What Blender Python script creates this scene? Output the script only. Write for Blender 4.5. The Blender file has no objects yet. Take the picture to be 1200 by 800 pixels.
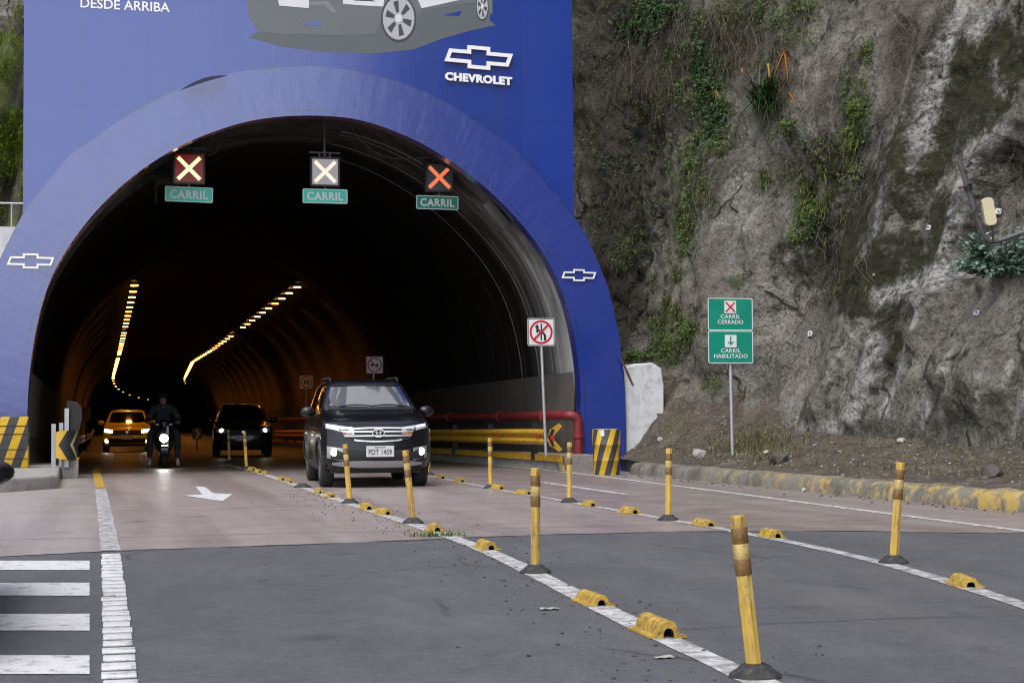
import bpy, bmesh, math, random
from math import radians as RAD, sin, cos, pi, atan2, sqrt
from mathutils import Vector, Matrix, noise as MN

# ------------------------------------------------------------------ camera, sky, sun, exposure
SC = bpy.context.scene
COL = SC.collection
FPX = 2000.0                      # focal length for a 1200 px wide picture
CAM_H = 1.1
YAW, PITCH, ROLL = 13.5, math.degrees(math.atan(85 / 2000)), -0.4
camd = bpy.data.cameras.new('camera')
camd.sensor_width = 36.0
camd.lens = FPX / 1200 * 36
camd.clip_start, camd.clip_end = 0.1, 3000
cam = bpy.data.objects.new('camera', camd)
COL.objects.link(cam)
cam.matrix_world = (Matrix.Translation((0, 0, CAM_H)) @ Matrix.Rotation(RAD(-YAW), 4, 'Z')
                    @ Matrix.Rotation(RAD(90 + PITCH), 4, 'X') @ Matrix.Rotation(RAD(ROLL), 4, 'Z'))
SC.camera = cam
CM = cam.matrix_world.copy()
camd.dof.use_dof = True
camd.dof.focus_distance = 27.0
camd.dof.aperture_fstop = 11.0

SUN_EL, SUN_AZ = 58.0, 215.0      # azimuth clockwise from +Y: behind the camera, a little to the left
wd = bpy.data.worlds.new('World')
SC.world = wd
wd.use_nodes = True
wn, wl = wd.node_tree.nodes, wd.node_tree.links
bg = wn['Background']
sky = wn.new('ShaderNodeTexSky')
sky.sky_type = 'NISHITA'
sky.sun_disc = False
sky.sun_elevation = RAD(SUN_EL)
sky.sun_rotation = RAD(SUN_AZ)
sky.altitude = 1000
sky.air_density, sky.dust_density, sky.ozone_density = 1.0, 4.0, 1.0
hs = wn.new('ShaderNodeHueSaturation')
hs.inputs['Saturation'].default_value = 0.38
wl.new(sky.outputs[0], hs.inputs['Color'])
wl.new(hs.outputs[0], bg.inputs['Color'])
bg.inputs['Strength'].default_value = 0.15

sund = bpy.data.lights.new('sun', 'SUN')
sund.energy = 0.9
sund.angle = RAD(28)
sund.color = (1.0, 0.96, 0.90)
sun = bpy.data.objects.new('sun', sund)
COL.objects.link(sun)
_az, _el = RAD(SUN_AZ), RAD(SUN_EL)
_sd = Vector((sin(_az) * cos(_el), cos(_az) * cos(_el), sin(_el)))
sun.rotation_euler = _sd.to_track_quat('Z', 'Y').to_euler()

SC.view_settings.view_transform = 'Standard'
SC.view_settings.look = 'None'
SC.view_settings.exposure = 1.02
SC.view_settings.gamma = 1.0
SC.render.engine = 'CYCLES'
SC.cycles.use_denoising = True
SC.cycles.max_bounces = 6
SC.cycles.diffuse_bounces = 4
SC.cycles.glossy_bounces = 4
SC.cycles.sample_clamp_indirect = 4.0
SC.cycles.caustics_reflective = False
SC.cycles.pixel_filter_type = 'BLACKMAN_HARRIS'
SC.cycles.filter_width = 1.05

# ------------------------------------------------------------------ picture point -> place
def ray(px, py):
    return CM.to_3x3() @ Vector(((px - 600) / FPX, -(py - 400) / FPX, -1))
def onz(px, py, z=0.0):
    d = ray(px, py)
    return Vector((0, 0, CAM_H)) + d * ((z - CAM_H) / d.z)
def ony(px, py, y):
    d = ray(px, py)
    return Vector((0, 0, CAM_H)) + d * (y / d.y)
def onx(px, py, x):
    d = ray(px, py)
    return Vector((0, 0, CAM_H)) + d * (x / d.x)

FACE = 33.0                       # the portal stands across the road here
def road_z(y):
    if y < FACE: return 0.0
    if y < 110: return -0.008 * (y - FACE)
    return -0.616
def bend(y):
    return max(0.0, y - 175) ** 2 / 6600.0

def widen(y):                     # the right side of the tunnel opens out far inside
    return 0.0 if y < 135 else (2.3 * (y - 135) / 65 if y < 200 else 2.3 + 6.7 * (y - 200) / 157)

# ------------------------------------------------------------------ objects
def thing(name, label, cat, loc=(0, 0, 0), rz=0.0, group=None):
    o = bpy.data.objects.new(name, None)
    COL.objects.link(o)
    o.empty_display_size = 0.2
    o.location = loc
    o.rotation_euler = (0, 0, rz)
    o['label'] = label; o['category'] = cat
    if group: o['group'] = group
    return o
def tag(o, label, cat, group=None, kind=None):
    o['label'] = label; o['category'] = cat
    if group: o['group'] = group
    if kind: o['kind'] = kind
    return o
def struct(o, kind='structure'):
    o['kind'] = kind
    return o
KIDS = {}
def dup(root, loc, rz=None, label=None, group=None):
    r = root.copy(); COL.objects.link(r); r.location = loc
    if rz is not None: r.rotation_euler = (0, 0, rz)
    if label: r['label'] = label
    if group: r['group'] = group
    for ch in KIDS.get(root.name, []):
        c = ch.copy(); COL.objects.link(c); c.parent = r
        KIDS.setdefault(r.name, []).append(c)
        for g in KIDS.get(ch.name, []):
            d = g.copy(); COL.objects.link(d); d.parent = c
            KIDS.setdefault(c.name, []).append(d)
    return r

def link_mesh(name, me, mat, parent=None, smooth=None):
    if mat is not None:
        me.materials.clear(); me.materials.append(mat)
    if smooth is not None:
        me.polygons.foreach_set('use_smooth', [True] * len(me.polygons))
        if smooth < 179: me.set_sharp_from_angle(angle=RAD(smooth))
    me.update()
    o = bpy.data.objects.new(name, me)
    COL.objects.link(o)
    if parent is not None:
        o.parent = parent
        KIDS.setdefault(parent.name, []).append(o)
    return o

class MB:
    def __init__(s): s.v = []; s.f = []
    def add(s, vs, fs):
        n = len(s.v); s.v += [tuple(p) for p in vs]; s.f += [tuple(i + n for i in f) for f in fs]; return s
    def box(s, c, size, rot=None, bev=0.0):
        hx, hy, hz = size[0] / 2, size[1] / 2, size[2] / 2
        c = Vector(c)
        R = rot if rot is not None else Matrix.Identity(3)
        if bev <= 0:
            vs = [R @ Vector((x * hx, y * hy, z * hz)) + c for x in (-1, 1) for y in (-1, 1) for z in (-1, 1)]
            return s.add(vs, [(0, 1, 3, 2), (4, 6, 7, 5), (0, 4, 5, 1), (2, 3, 7, 6), (0, 2, 6, 4), (1, 5, 7, 3)])
        bm = bmesh.new(); bmesh.ops.create_cube(bm, size=1)
        for v in bm.verts: v.co = Vector((v.co.x * 2 * hx, v.co.y * 2 * hy, v.co.z * 2 * hz))
        bmesh.ops.bevel(bm, geom=bm.edges[:], offset=min(bev, hx * .9, hy * .9, hz * .9), segments=2, affect='EDGES', profile=0.5)
        bm.verts.index_update()
        s.add([R @ v.co + c for v in bm.verts], [[v.index for v in f.verts] for f in bm.faces])
        bm.free(); return s
    def cyl(s, p0, p1, r0, r1=None, n=12, caps=True):
        r1 = r0 if r1 is None else r1
        return s.tube([p0, p1], [r0, r1], n, caps)
    def tube(s, pts, r, n=8, caps=True):
        pts = [Vector(p) for p in pts]
        rs = r if isinstance(r, (list, tuple)) else [r] * len(pts)
        t0 = (pts[1] - pts[0]).normalized()
        up = Vector((0, 0, 1)) if abs(t0.z) < .9 else Vector((1, 0, 0))
        a = t0.cross(up).normalized()
        vs = []; fs = []
        for i, p in enumerate(pts):
            t = (pts[min(i + 1, len(pts) - 1)] - pts[max(i - 1, 0)])
            t = t.normalized() if t.length > 1e-9 else t0
            a = (a - t * a.dot(t))
            a = a.normalized() if a.length > 1e-6 else t.orthogonal().normalized()
            b = t.cross(a)
            for k in range(n):
                th = 2 * pi * k / n
                vs.append(p + (a * cos(th) + b * sin(th)) * rs[i])
        for i in range(len(pts) - 1):
            for k in range(n):
                k2 = (k + 1) % n
                fs.append((i * n + k, i * n + k2, (i + 1) * n + k2, (i + 1) * n + k))
        if caps:
            fs.append(tuple(range(n - 1, -1, -1)))
            fs.append(tuple((len(pts) - 1) * n + k for k in range(n)))
        return s.add(vs, fs)
    def grid(s, fn, nu, nv, closed=False):
        vs = [fn(i / (nu - 1), j / (nv - 1)) for i in range(nu) for j in range(nv)]
        fs = [(i * nv + j, (i + 1) * nv + j, (i + 1) * nv + j + 1, i * nv + j + 1) for i in range(nu - 1) for j in range(nv - 1)]
        return s.add(vs, fs)
    def lathe(s, prof, n=24, M=None, cap=False):
        M = M or Matrix.Identity(4)
        vs = []; fs = []
        for (r, z) in prof:
            for k in range(n):
                th = 2 * pi * k / n
                vs.append(M @ Vector((r * cos(th), r * sin(th), z)))
        for i in range(len(prof) - 1):
            for k in range(n):
                k2 = (k + 1) % n
                fs.append((i * n + k, i * n + k2, (i + 1) * n + k2, (i + 1) * n + k))
        if cap:
            fs.append(tuple(range(n - 1, -1, -1))); fs.append(tuple((len(prof) - 1) * n + k for k in range(n)))
        return s.add(vs, fs)
    def prism(s, poly, mp, d0, d1):
        """poly of 2-D points; mp(u, v, depth) -> point"""
        n = len(poly)
        vs = [mp(u, v, d0) for u, v in poly] + [mp(u, v, d1) for u, v in poly]
        fs = [tuple(range(n)), tuple(range(2 * n - 1, n - 1, -1))]
        fs += [(i, n + i, n + (i + 1) % n, (i + 1) % n) for i in range(n)]
        return s.add(vs, fs)
    def ring(s, outer, inner, mp, d0, d1, closed=True):
        n = len(outer)
        vs = [mp(*p, d0) for p in outer] + [mp(*p, d0) for p in inner] + [mp(*p, d1) for p in outer] + [mp(*p, d1) for p in inner]
        fs = []
        for i in range(n if closed else n - 1):
            j = (i + 1) % n
            fs += [(i, j, n + j, n + i), (2 * n + i, 3 * n + i, 3 * n + j, 2 * n + j), (i, 2 * n + i, 2 * n + j, j), (n + i, n + j, 3 * n + j, 3 * n + i)]
        if not closed:
            for i in (0, n - 1): fs.append((i, n + i, 3 * n + i, 2 * n + i))
        return s.add(vs, fs)
    def ball(s, c, r, nu=16, nv=10, M=None):
        c = Vector(c); rr = Vector(r) if isinstance(r, (tuple, list, Vector)) else Vector((r, r, r))
        R = M or Matrix.Identity(3)
        vs = [c + R @ Vector((0, 0, -rr.z))]; fs = []
        for j in range(1, nv):
            ph = -pi / 2 + pi * j / nv
            for k in range(nu):
                th = 2 * pi * k / nu
                vs.append(c + R @ Vector((rr.x * cos(ph) * cos(th), rr.y * cos(ph) * sin(th), rr.z * sin(ph))))
        vs.append(c + R @ Vector((0, 0, rr.z)))
        for k in range(nu):
            k2 = (k + 1) % nu
            fs.append((0, 1 + k2, 1 + k))
            for j in range(nv - 2):
                fs.append((1 + j * nu + k, 1 + j * nu + k2, 1 + (j + 1) * nu + k2, 1 + (j + 1) * nu + k))
            fs.append((len(vs) - 1, 1 + (nv - 2) * nu + k, 1 + (nv - 2) * nu + k2))
        return s.add(vs, fs)
    def mesh(s, me, M):
        return s.add([M @ v.co for v in me.vertices], [tuple(p.vertices) for p in me.polygons])
    def build(s, name, mat, parent=None, smooth=None, fix=True):
        me = bpy.data.meshes.new(name)
        me.from_pydata(s.v, [], s.f)
        if fix and len(s.f) < 200000:
            bm = bmesh.new(); bm.from_mesh(me)
            bmesh.ops.recalc_face_normals(bm, faces=bm.faces[:])
            bm.to_mesh(me); bm.free()
        return link_mesh(name, me, mat, parent, smooth)

def text_mesh(txt, bold=0.0, spacing=1.0):
    cu = bpy.data.curves.new('lettering', 'FONT')
    cu.body = txt; cu.size = 1.0; cu.align_x = 'CENTER'; cu.align_y = 'CENTER'
    cu.offset = bold; cu.space_character = spacing; cu.resolution_u = 3
    cu.extrude = 0.5
    o = bpy.data.objects.new('lettering', cu); COL.objects.link(o)
    dg = bpy.context.evaluated_depsgraph_get(); dg.update()
    me = bpy.data.meshes.new_from_object(o.evaluated_get(dg))
    bpy.data.objects.remove(o)
    xs = [v.co.x for v in me.vertices]; ys = [v.co.y for v in me.vertices]
    cx, cy = (min(xs) + max(xs)) / 2, (min(ys) + max(ys)) / 2
    w, h = max(xs) - min(xs), max(ys) - min(ys)
    for v in me.vertices: v.co = Vector(((v.co.x - cx) / w, (v.co.y - cy) / h, v.co.z))
    return me                      # one unit wide, one unit high
def put_text(mb, txt, c, w, h, depth=0.004, bold=0.0, spacing=1.0, ax=Vector((1, 0, 0)), up=Vector((0, 0, 1))):
    me = text_mesh(txt, bold, spacing)
    nrm = ax.cross(up)
    M = Matrix(((ax.x * w, up.x * h, nrm.x * depth, c[0]), (ax.y * w, up.y * h, nrm.y * depth, c[1]), (ax.z * w, up.z * h, nrm.z * depth, c[2]), (0, 0, 0, 1)))
    mb.mesh(me, M); bpy.data.meshes.remove(me)
    return mb
def offset_poly(p, t):
    n = len(p); out = []
    area = sum(p[i][0] * p[(i + 1) % n][1] - p[(i + 1) % n][0] * p[i][1] for i in range(n))
    sg = 1 if area > 0 else -1
    for i in range(n):
        a, b, c = Vector(p[i - 1]), Vector(p[i]), Vector(p[(i + 1) % n])
        d1, d2 = (b - a).normalized(), (c - b).normalized()
        n1, n2 = Vector((-d1.y, d1.x)) * sg, Vector((-d2.y, d2.x)) * sg
        m = (n1 + n2)
        out.append(tuple(b + m * (t / max(1e-6, 1 + n1.dot(n2)))))
    return out
def round_rect(w, h, r, n=5):
    pts = []
    for cx, cy, a0 in ((w / 2 - r, h / 2 - r, 0), (-w / 2 + r, h / 2 - r, 90), (-w / 2 + r, -h / 2 + r, 180), (w / 2 - r, -h / 2 + r, 270)):
        for k in range(n):
            a = RAD(a0 + 90 * k / (n - 1)); pts.append((cx + r * cos(a), cy + r * sin(a)))
    return pts
def circle(r, n=32, cx=0, cy=0, ry=None):
    return [(cx + r * cos(2 * pi * k / n), cy + (ry or r) * sin(2 * pi * k / n)) for k in range(n)]
def interp(tab, x):
    if x <= tab[0][0]: return tab[0][1]
    for (a, p), (b, q) in zip(tab, tab[1:]):
        if x <= b: return p + (q - p) * (x - a) / (b - a)
    return tab[-1][1]
def catmull(pts, n):
    """n samples per span"""
    P = [Vector(p) for p in pts]; out = []
    for i in range(len(P) - 1):
        p0, p1, p2, p3 = P[max(i - 1, 0)], P[i], P[i + 1], P[min(i + 2, len(P) - 1)]
        for k in range(n):
            t = k / n
            out.append(0.5 * ((2 * p1) + (p2 - p0) * t + (2 * p0 - 5 * p1 + 4 * p2 - p3) * t * t + (3 * p1 - p0 - 3 * p2 + p3) * t ** 3))
    out.append(P[-1]); return out
def fbm(p, octaves=4):
    return MN.fractal(Vector(p), 1.0, 2.0, octaves)

# ------------------------------------------------------------------ materials
class G:
    """small helper to write node graphs"""
    def __init__(s, name):
        s.m = bpy.data.materials.new(name); s.m.use_nodes = True
        s.n = s.m.node_tree.nodes; s.l = s.m.node_tree.links
        s.b = s.n['Principled BSDF']; s.tc = None
    def co(s, which='Object', scale=None, rot=None):
        if s.tc is None: s.tc = s.n.new('ShaderNodeTexCoord')
        if scale is None and rot is None: return s.tc.outputs[which]
        mp = s.n.new('ShaderNodeMapping'); s.l.new(s.tc.outputs[which], mp.inputs[0])
        if scale is not None: mp.inputs['Scale'].default_value = scale
        if rot is not None: mp.inputs['Rotation'].default_value = rot
        return mp.outputs[0]
    def put(s, sock, val):
        if hasattr(val, 'is_output'): s.l.new(val, sock)
        else:
            if hasattr(sock.default_value, '__len__') and not hasattr(val, '__len__'): val = (val,) * len(sock.default_value)
            elif hasattr(sock.default_value, '__len__') and len(val) == 3 and len(sock.default_value) == 4: val = (*val, 1)
            sock.default_value = val
    def noise(s, scale, detail=4, vec=None, rough=0.55, dist=0.0):
        t = s.n.new('ShaderNodeTexNoise'); t.inputs['Scale'].default_value = scale
        t.inputs['Detail'].default_value = detail; t.inputs['Roughness'].default_value = rough; t.inputs['Distortion'].default_value = dist
        s.l.new(vec if vec is not None else s.co(), t.inputs['Vector'])
        return t.outputs['Fac']
    def voro(s, scale, vec=None, feature='F1', out='Distance'):
        t = s.n.new('ShaderNodeTexVoronoi'); t.feature = feature; t.inputs['Scale'].default_value = scale
        s.l.new(vec if vec is not None else s.co(), t.inputs['Vector'])
        return t.outputs[out]
    def ramp(s, fac, stops):
        r = s.n.new('ShaderNodeValToRGB'); s.l.new(fac, r.inputs[0])
        e = r.color_ramp.elements
        while len(e) < len(stops): e.new(0.5)
        for el, (p, c) in zip(e, stops):
            el.position = p; el.color = (*c, 1) if hasattr(c, '__len__') else (c, c, c, 1)
        return r.outputs[0]
    def mix(s, fac, a, b, mode='MIX'):
        x = s.n.new('ShaderNodeMix'); x.data_type = 'RGBA'; x.blend_type = mode
        s.put(x.inputs[0], fac); s.put(x.inputs[6], a); s.put(x.inputs[7], b)
        return x.outputs[2]
    def math(s, op, a, b=0.0, clamp=False):
        x = s.n.new('ShaderNodeMath'); x.operation = op; x.use_clamp = clamp
        s.put(x.inputs[0], a); s.put(x.inputs[1], b)
        return x.outputs[0]
    def xyz(s, vec=None):
        x = s.n.new('ShaderNodeSeparateXYZ'); s.l.new(vec if vec is not None else s.co(), x.inputs[0]); return x.outputs
    def bump(s, h, strength=0.3, dist=0.02):
        x = s.n.new('ShaderNodeBump'); x.inputs['Strength'].default_value = strength; x.inputs['Distance'].default_value = dist
        s.l.new(h, x.inputs['Height'])
        s.l.new(x.outputs[0], s.b.inputs['Normal']); return x
    def vary(s):
        """every copy of the thing gets its own stains"""
        oi = s.n.new('ShaderNodeObjectInfo'); tc = s.n.new('ShaderNodeTexCoord'); ad = s.n.new('ShaderNodeVectorMath'); ad.operation = 'ADD'
        sc_ = s.n.new('ShaderNodeVectorMath'); sc_.operation = 'SCALE'; sc_.inputs['Scale'].default_value = 37.0
        cb = s.n.new('ShaderNodeCombineXYZ'); 
        for k in range(3): s.l.new(oi.outputs['Random'], cb.inputs[k])
        s.l.new(cb.outputs[0], sc_.inputs[0]); s.l.new(tc.outputs['Object'], ad.inputs[0]); s.l.new(sc_.outputs[0], ad.inputs[1])
        class T: pass
        s.tc = T(); s.tc.outputs = {'Object': ad.outputs[0], 'UV': tc.outputs['UV']}
    def rand(s):
        return s.n.new('ShaderNodeNewGeometry').outputs['Random Per Island']
    def set(s, **k):
        names = dict(col='Base Color', rough='Roughness', metal='Metallic', spec='Specular IOR Level', ior='IOR', coat='Coat Weight', coatr='Coat Roughness',
                     emit='Emission Color', estr='Emission Strength', trans='Transmission Weight', alpha='Alpha', sss='Subsurface Weight')
        for q, v in k.items(): s.put(s.b.inputs[names[q]], v)
        return s.m

def plain(name, col, rough=0.5, metal=0.0, var=0.12, scale=6.0, bump=0.0, coat=0.0, spec=0.5, dirt=None, dirt_amt=0.5, vary=False):
    """a painted or moulded surface with slight unevenness and, if asked, grime"""
    g = G(name)
    if vary: g.vary()
    nz = g.noise(scale, 5)
    c = g.mix(g.ramp(nz, [(0.3, 0.0), (0.7, 1.0)]), tuple(x * (1 - var) for x in col), tuple(min(1, x * (1 + var)) for x in col))
    if dirt is not None:
        d = g.ramp(g.noise(scale * 2.3, 8, rough=0.7), [(0.48, 0.0), (0.68, 1.0)])
        c = g.mix(g.math('MULTIPLY', d, dirt_amt), c, dirt)
    rr = g.math('ADD', g.math('MULTIPLY', nz, 0.2), rough - 0.1, True)
    g.set(col=c, rough=rr, metal=metal, coat=coat, spec=spec)
    if bump: g.bump(g.noise(scale * 6, 6), bump, 0.01)
    return g.m
def glow(name, col, strength, base=(0.5, 0.5, 0.5)):
    g = G(name); g.set(col=base, emit=col, estr=strength, rough=0.3); return g.m
# ------------------------------------------------------------------ shared materials
M = {}
def m_asphalt():
    g = G('asphalt')
    big = g.noise(0.35, 4); mid = g.noise(2.2, 6, rough=0.65)
    wheel = g.noise(0.9, 4, g.co(scale=(1.4, 0.09, 1)))
    grit = g.voro(170, out='Color'); gl = g.n.new('ShaderNodeRGBToBW'); g.l.new(grit, gl.inputs[0])
    c = g.ramp(mid, [(0.3, (0.074, 0.080, 0.097)), (0.7, (0.116, 0.123, 0.146))])
    c = g.mix(g.math('MULTIPLY', g.ramp(g.noise(38, 5, rough=.75), [(.40, 1.0), (.56, 0.0)]), .7), c, (.040, .042, .049))
    chip = g.voro(55, out='Distance'); c = g.mix(g.math('MULTIPLY', g.ramp(chip, [(.10, 1.0), (.22, 0.0)]), g.ramp(g.noise(7, 5, rough=.7), [(.42, 0.0), (.60, .75)])), c, (.19, .19, .195))
    X, Y, Z = g.xyz()
    trk = g.math('ABSOLUTE', g.math('SUBTRACT', g.math('FRACT', g.math('MULTIPLY', g.math('ADD', X, 0.75), 1 / 1.45)), 0.5))
    trm = g.math('MULTIPLY', g.ramp(trk, [(.10, 1.0), (.30, 0.0)]), g.ramp(g.noise(.8, 5), [(.35, 0.2), (.6, 1.0)]))
    c = g.mix(g.math('MULTIPLY', trm, .30), c, (.050, .052, .060))
    c = g.mix(g.math('MULTIPLY', g.ramp(big, [(0.42, 0.0), (0.66, 1.0)]), 0.55), c, (0.052, 0.053, 0.060))
    c = g.mix(g.math('MULTIPLY', g.ramp(wheel, [(0.45, 0.0), (0.62, 1.0)]), 0.4), c, (0.115, 0.113, 0.118))
    c = g.mix(0.38, c, g.ramp(gl.outputs[0], [(0.1, (0.03, 0.03, 0.033)), (0.55, (0.09, 0.09, 0.097)), (0.93, (0.21, 0.205, 0.20))]))
    crk = g.voro(0.55, g.mix(0.22, g.co(), g.noise_col(1.6)), 'DISTANCE_TO_EDGE')
    ck = g.math('MULTIPLY', g.ramp(crk, [(0.0, 1.0), (0.012, 0.0)]), g.ramp(g.noise(0.45, 3), [(0.47, 0.0), (0.55, 1.0)]))
    c = g.mix(g.math('MULTIPLY', ck, 0.7), c, (0.02, 0.02, 0.022))
    mot = g.ramp(g.noise(4.5, 9, rough=.8), [(.40, 0.0), (.60, 1.0)])
    c = g.mix(g.math('MULTIPLY', mot, .42), c, g.mix(.5, c, (.15, .155, .165)))
    c = g.mix(g.math('MULTIPLY', g.ramp(g.noise(11, 8, rough=.8), [(.36, 1.0), (.48, 0.0)]), .45), c, (.044, .046, .053))
    stain = g.ramp(g.voro(0.8, g.mix(0.15, g.co(), g.noise_col(2.5))), [(0.04, 1.0), (0.13, 0.0)])
    c = g.mix(g.math('MULTIPLY', stain, 0.5), c, (0.035, 0.035, 0.038))
    dust = g.ramp(g.noise(1.4, 8, g.co(scale=(.6, .25, 1)), rough=.72), [(.50, 0.0), (.70, 1.0)])
    c = g.mix(g.math('MULTIPLY', dust, 0.40), c, (0.165, 0.162, 0.162))
    g.set(col=c, rough=g.ramp(mid, [(0.2, 0.55), (0.8, 0.78)]), spec=0.4)
    g.bump(g.math('ADD', gl.outputs[0], g.math('MULTIPLY', ck, -2.0)), 0.35, 0.006)
    return g.m
def _noise_col(g, scale):
    t = g.n.new('ShaderNodeTexNoise'); t.inputs['Scale'].default_value = scale; t.inputs['Detail'].default_value = 5
    g.l.new(g.co(), t.inputs['Vector']); return t.outputs['Color']
G.noise_col = _noise_col
def m_concrete_road():
    g = G('road_concrete')
    X, Y, Z = g.xyz()
    mid = g.noise(1.6, 7, rough=0.62); fine = g.noise(42, 5, rough=0.7)
    brush = g.noise(2.5, 6, g.co(scale=(0.5, 9.0, 1)), rough=0.7)
    lane = g.noise(1.1, 4, g.co(scale=(1.0, 0.05, 1)))
    side = g.ramp(g.math('ADD', g.math('MULTIPLY', X, 0.06), 0.3), [(0.26, (0.37, 0.335, 0.315)), (0.32, (0.325, 0.270, 0.258)), (0.62, (0.310, 0.254, 0.246)), (0.70, (0.205, 0.152, 0.147)), (0.80, (0.27, 0.228, 0.218))])
    c = g.mix(g.math('MULTIPLY', g.ramp(mid, [(0.38, 0.0), (0.68, 1.0)]), 0.5), side, (0.32, 0.29, 0.28))
    c = g.mix(g.math('MULTIPLY', g.ramp(lane, [(0.45, 0.0), (0.62, 1.0)]), 0.55), c, (0.155, 0.115, 0.110))
    c = g.mix(g.math('MULTIPLY', g.ramp(brush, [(0.5, 0.0), (0.7, 1.0)]), 0.35), c, (0.36, 0.33, 0.32))
    c = g.mix(g.math('MULTIPLY', g.ramp(fine, [(0.55, 0.0), (0.75, 1.0)]), 0.35), c, (0.10, 0.085, 0.082))
    spots = g.voro(0.9, g.mix(0.1, g.co(), g.noise_col(3.0)))
    c = g.mix(g.math('MULTIPLY', g.ramp(spots, [(0.05, 1.0), (0.16, 0.0)]), 0.4), c, (0.06, 0.052, 0.05))
    jy = g.math('ABSOLUTE', g.math('SUBTRACT', g.math('FRACT', g.math('MULTIPLY', Y, 1 / 4.6)), 0.5))
    jn = g.ramp(g.math('ADD', jy, g.math('MULTIPLY', g.noise(6, 4), 0.003)), [(0.003, 1.0), (0.0065, 0.0)])
    c = g.mix(g.math('MULTIPLY', jn, 0.75), c, (0.05, 0.043, 0.04))
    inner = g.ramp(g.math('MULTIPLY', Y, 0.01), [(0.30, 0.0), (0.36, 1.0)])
    c = g.mix(g.math('MULTIPLY', inner, 0.8), c, (0.050, 0.040, 0.036))  # tunnel shade painted in: road colour darkened from the mouth inwards
    g.set(col=c, rough=g.ramp(mid, [(0.25, 0.28), (0.75, 0.50)]), spec=0.5)
    g.bump(g.math('ADD', g.math('MULTIPLY', fine, 0.6), g.math('ADD', brush, g.math('MULTIPLY', jn, -2.5))), 0.3, 0.006)
    return g.m
def m_road_paint(name, col, wear, under):
    g = G(name)
    w = g.ramp(g.noise(9, 9, rough=0.75), [(0.62 - wear * .35, 0.0), (0.70 - wear * .2, 1.0)])
    w2 = g.ramp(g.noise(60, 4, rough=0.7), [(0.56, 0.0), (0.68, 1.0)])
    c = g.mix(g.math('MULTIPLY', g.noise(2.5, 5), 0.35), col, tuple(x * 0.6 for x in col))
    c = g.mix(g.math('MULTIPLY', w, 0.85), c, under)
    c = g.mix(g.math('MULTIPLY', w2, 0.45), c, under)
    g.set(col=c, rough=0.6); g.bump(g.noise(90, 3), 0.2, 0.004)
    return g.m
M['asphalt'] = m_asphalt()
M['concrete_road'] = m_concrete_road()
M['white_line'] = m_road_paint('white_road_paint', (0.62, 0.62, 0.63), 0.55, (0.16, 0.15, 0.15))
M['fresh_white'] = m_road_paint('crossing_paint', (0.68, 0.68, 0.70), 0.28, (0.15, 0.15, 0.16))
M['worn_white'] = m_road_paint('worn_road_paint', (0.58, 0.57, 0.58), 0.6, (0.13, 0.125, 0.125))
M['yellow_line'] = m_road_paint('yellow_road_paint', (0.55, 0.34, 0.03), 0.4, (0.17, 0.13, 0.11))
M['galv'] = plain('galvanised_steel', (0.42, 0.44, 0.46), 0.45, 0.5, 0.12, 9)
M['white_sign'] = plain('white_sign_sheet', (0.72, 0.72, 0.74), 0.35, 0, 0.05, 4, dirt=(0.4, 0.38, 0.36), dirt_amt=0.25)
M['green_sign'] = plain('green_sign_sheet', (0.005, 0.245, 0.165), 0.35, 0, 0.06, 3)
M['pale_green_sign'] = plain('pale_green_sign_sheet', (0.055, 0.60, 0.47), 0.35, 0, 0.05, 3)
M['red_sign'] = plain('red_sign_sheet', (0.50, 0.018, 0.03), 0.4, 0, 0.06, 5)
M['black_sign'] = plain('black_sign_sheet', (0.015, 0.015, 0.018), 0.4, 0, 0.1, 5)
M['dark_metal'] = plain('dark_metal', (0.02, 0.02, 0.022), 0.5, 0.3, 0.2, 9)
M['grey_metal'] = plain('grey_metal', (0.10, 0.10, 0.105), 0.5, 0.3, 0.2, 9)
M['yellow_paint'] = plain('yellow_barrier_paint', (0.58, 0.33, 0.025), 0.5, 0, 0.15, 5, dirt=(0.10, 0.06, 0.03), dirt_amt=0.75)
M['red_pipe'] = plain('red_pipe_paint', (0.20, 0.018, 0.022), 0.5, 0, 0.15, 4, dirt=(0.07, 0.03, 0.03), dirt_amt=0.5)
M['white_plaster'] = plain('white_wash', (0.60, 0.61, 0.64), 0.8, 0, 0.10, 2.2, 0.3, dirt=(0.30, 0.29, 0.28), dirt_amt=0.7)
M['rubber'] = plain('black_rubber', (0.022, 0.022, 0.025), 0.75, 0, 0.3, 12, 0.3, dirt=(0.10, 0.095, 0.09), dirt_amt=0.5)
M['emblem'] = plain('white_emblem', (0.84, 0.84, 0.86), 0.4, 0, 0.02, 3)
M['kerb_concrete'] = plain('kerb_concrete', (0.24, 0.225, 0.205), 0.85, 0, 0.2, 3, 0.5, dirt=(0.09, 0.08, 0.065), dirt_amt=0.8)
M['slab_concrete'] = plain('pavement_concrete', (0.33, 0.31, 0.30), 0.8, 0, 0.14, 1.7, 0.4, dirt=(0.15, 0.14, 0.13), dirt_amt=0.6)

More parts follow.
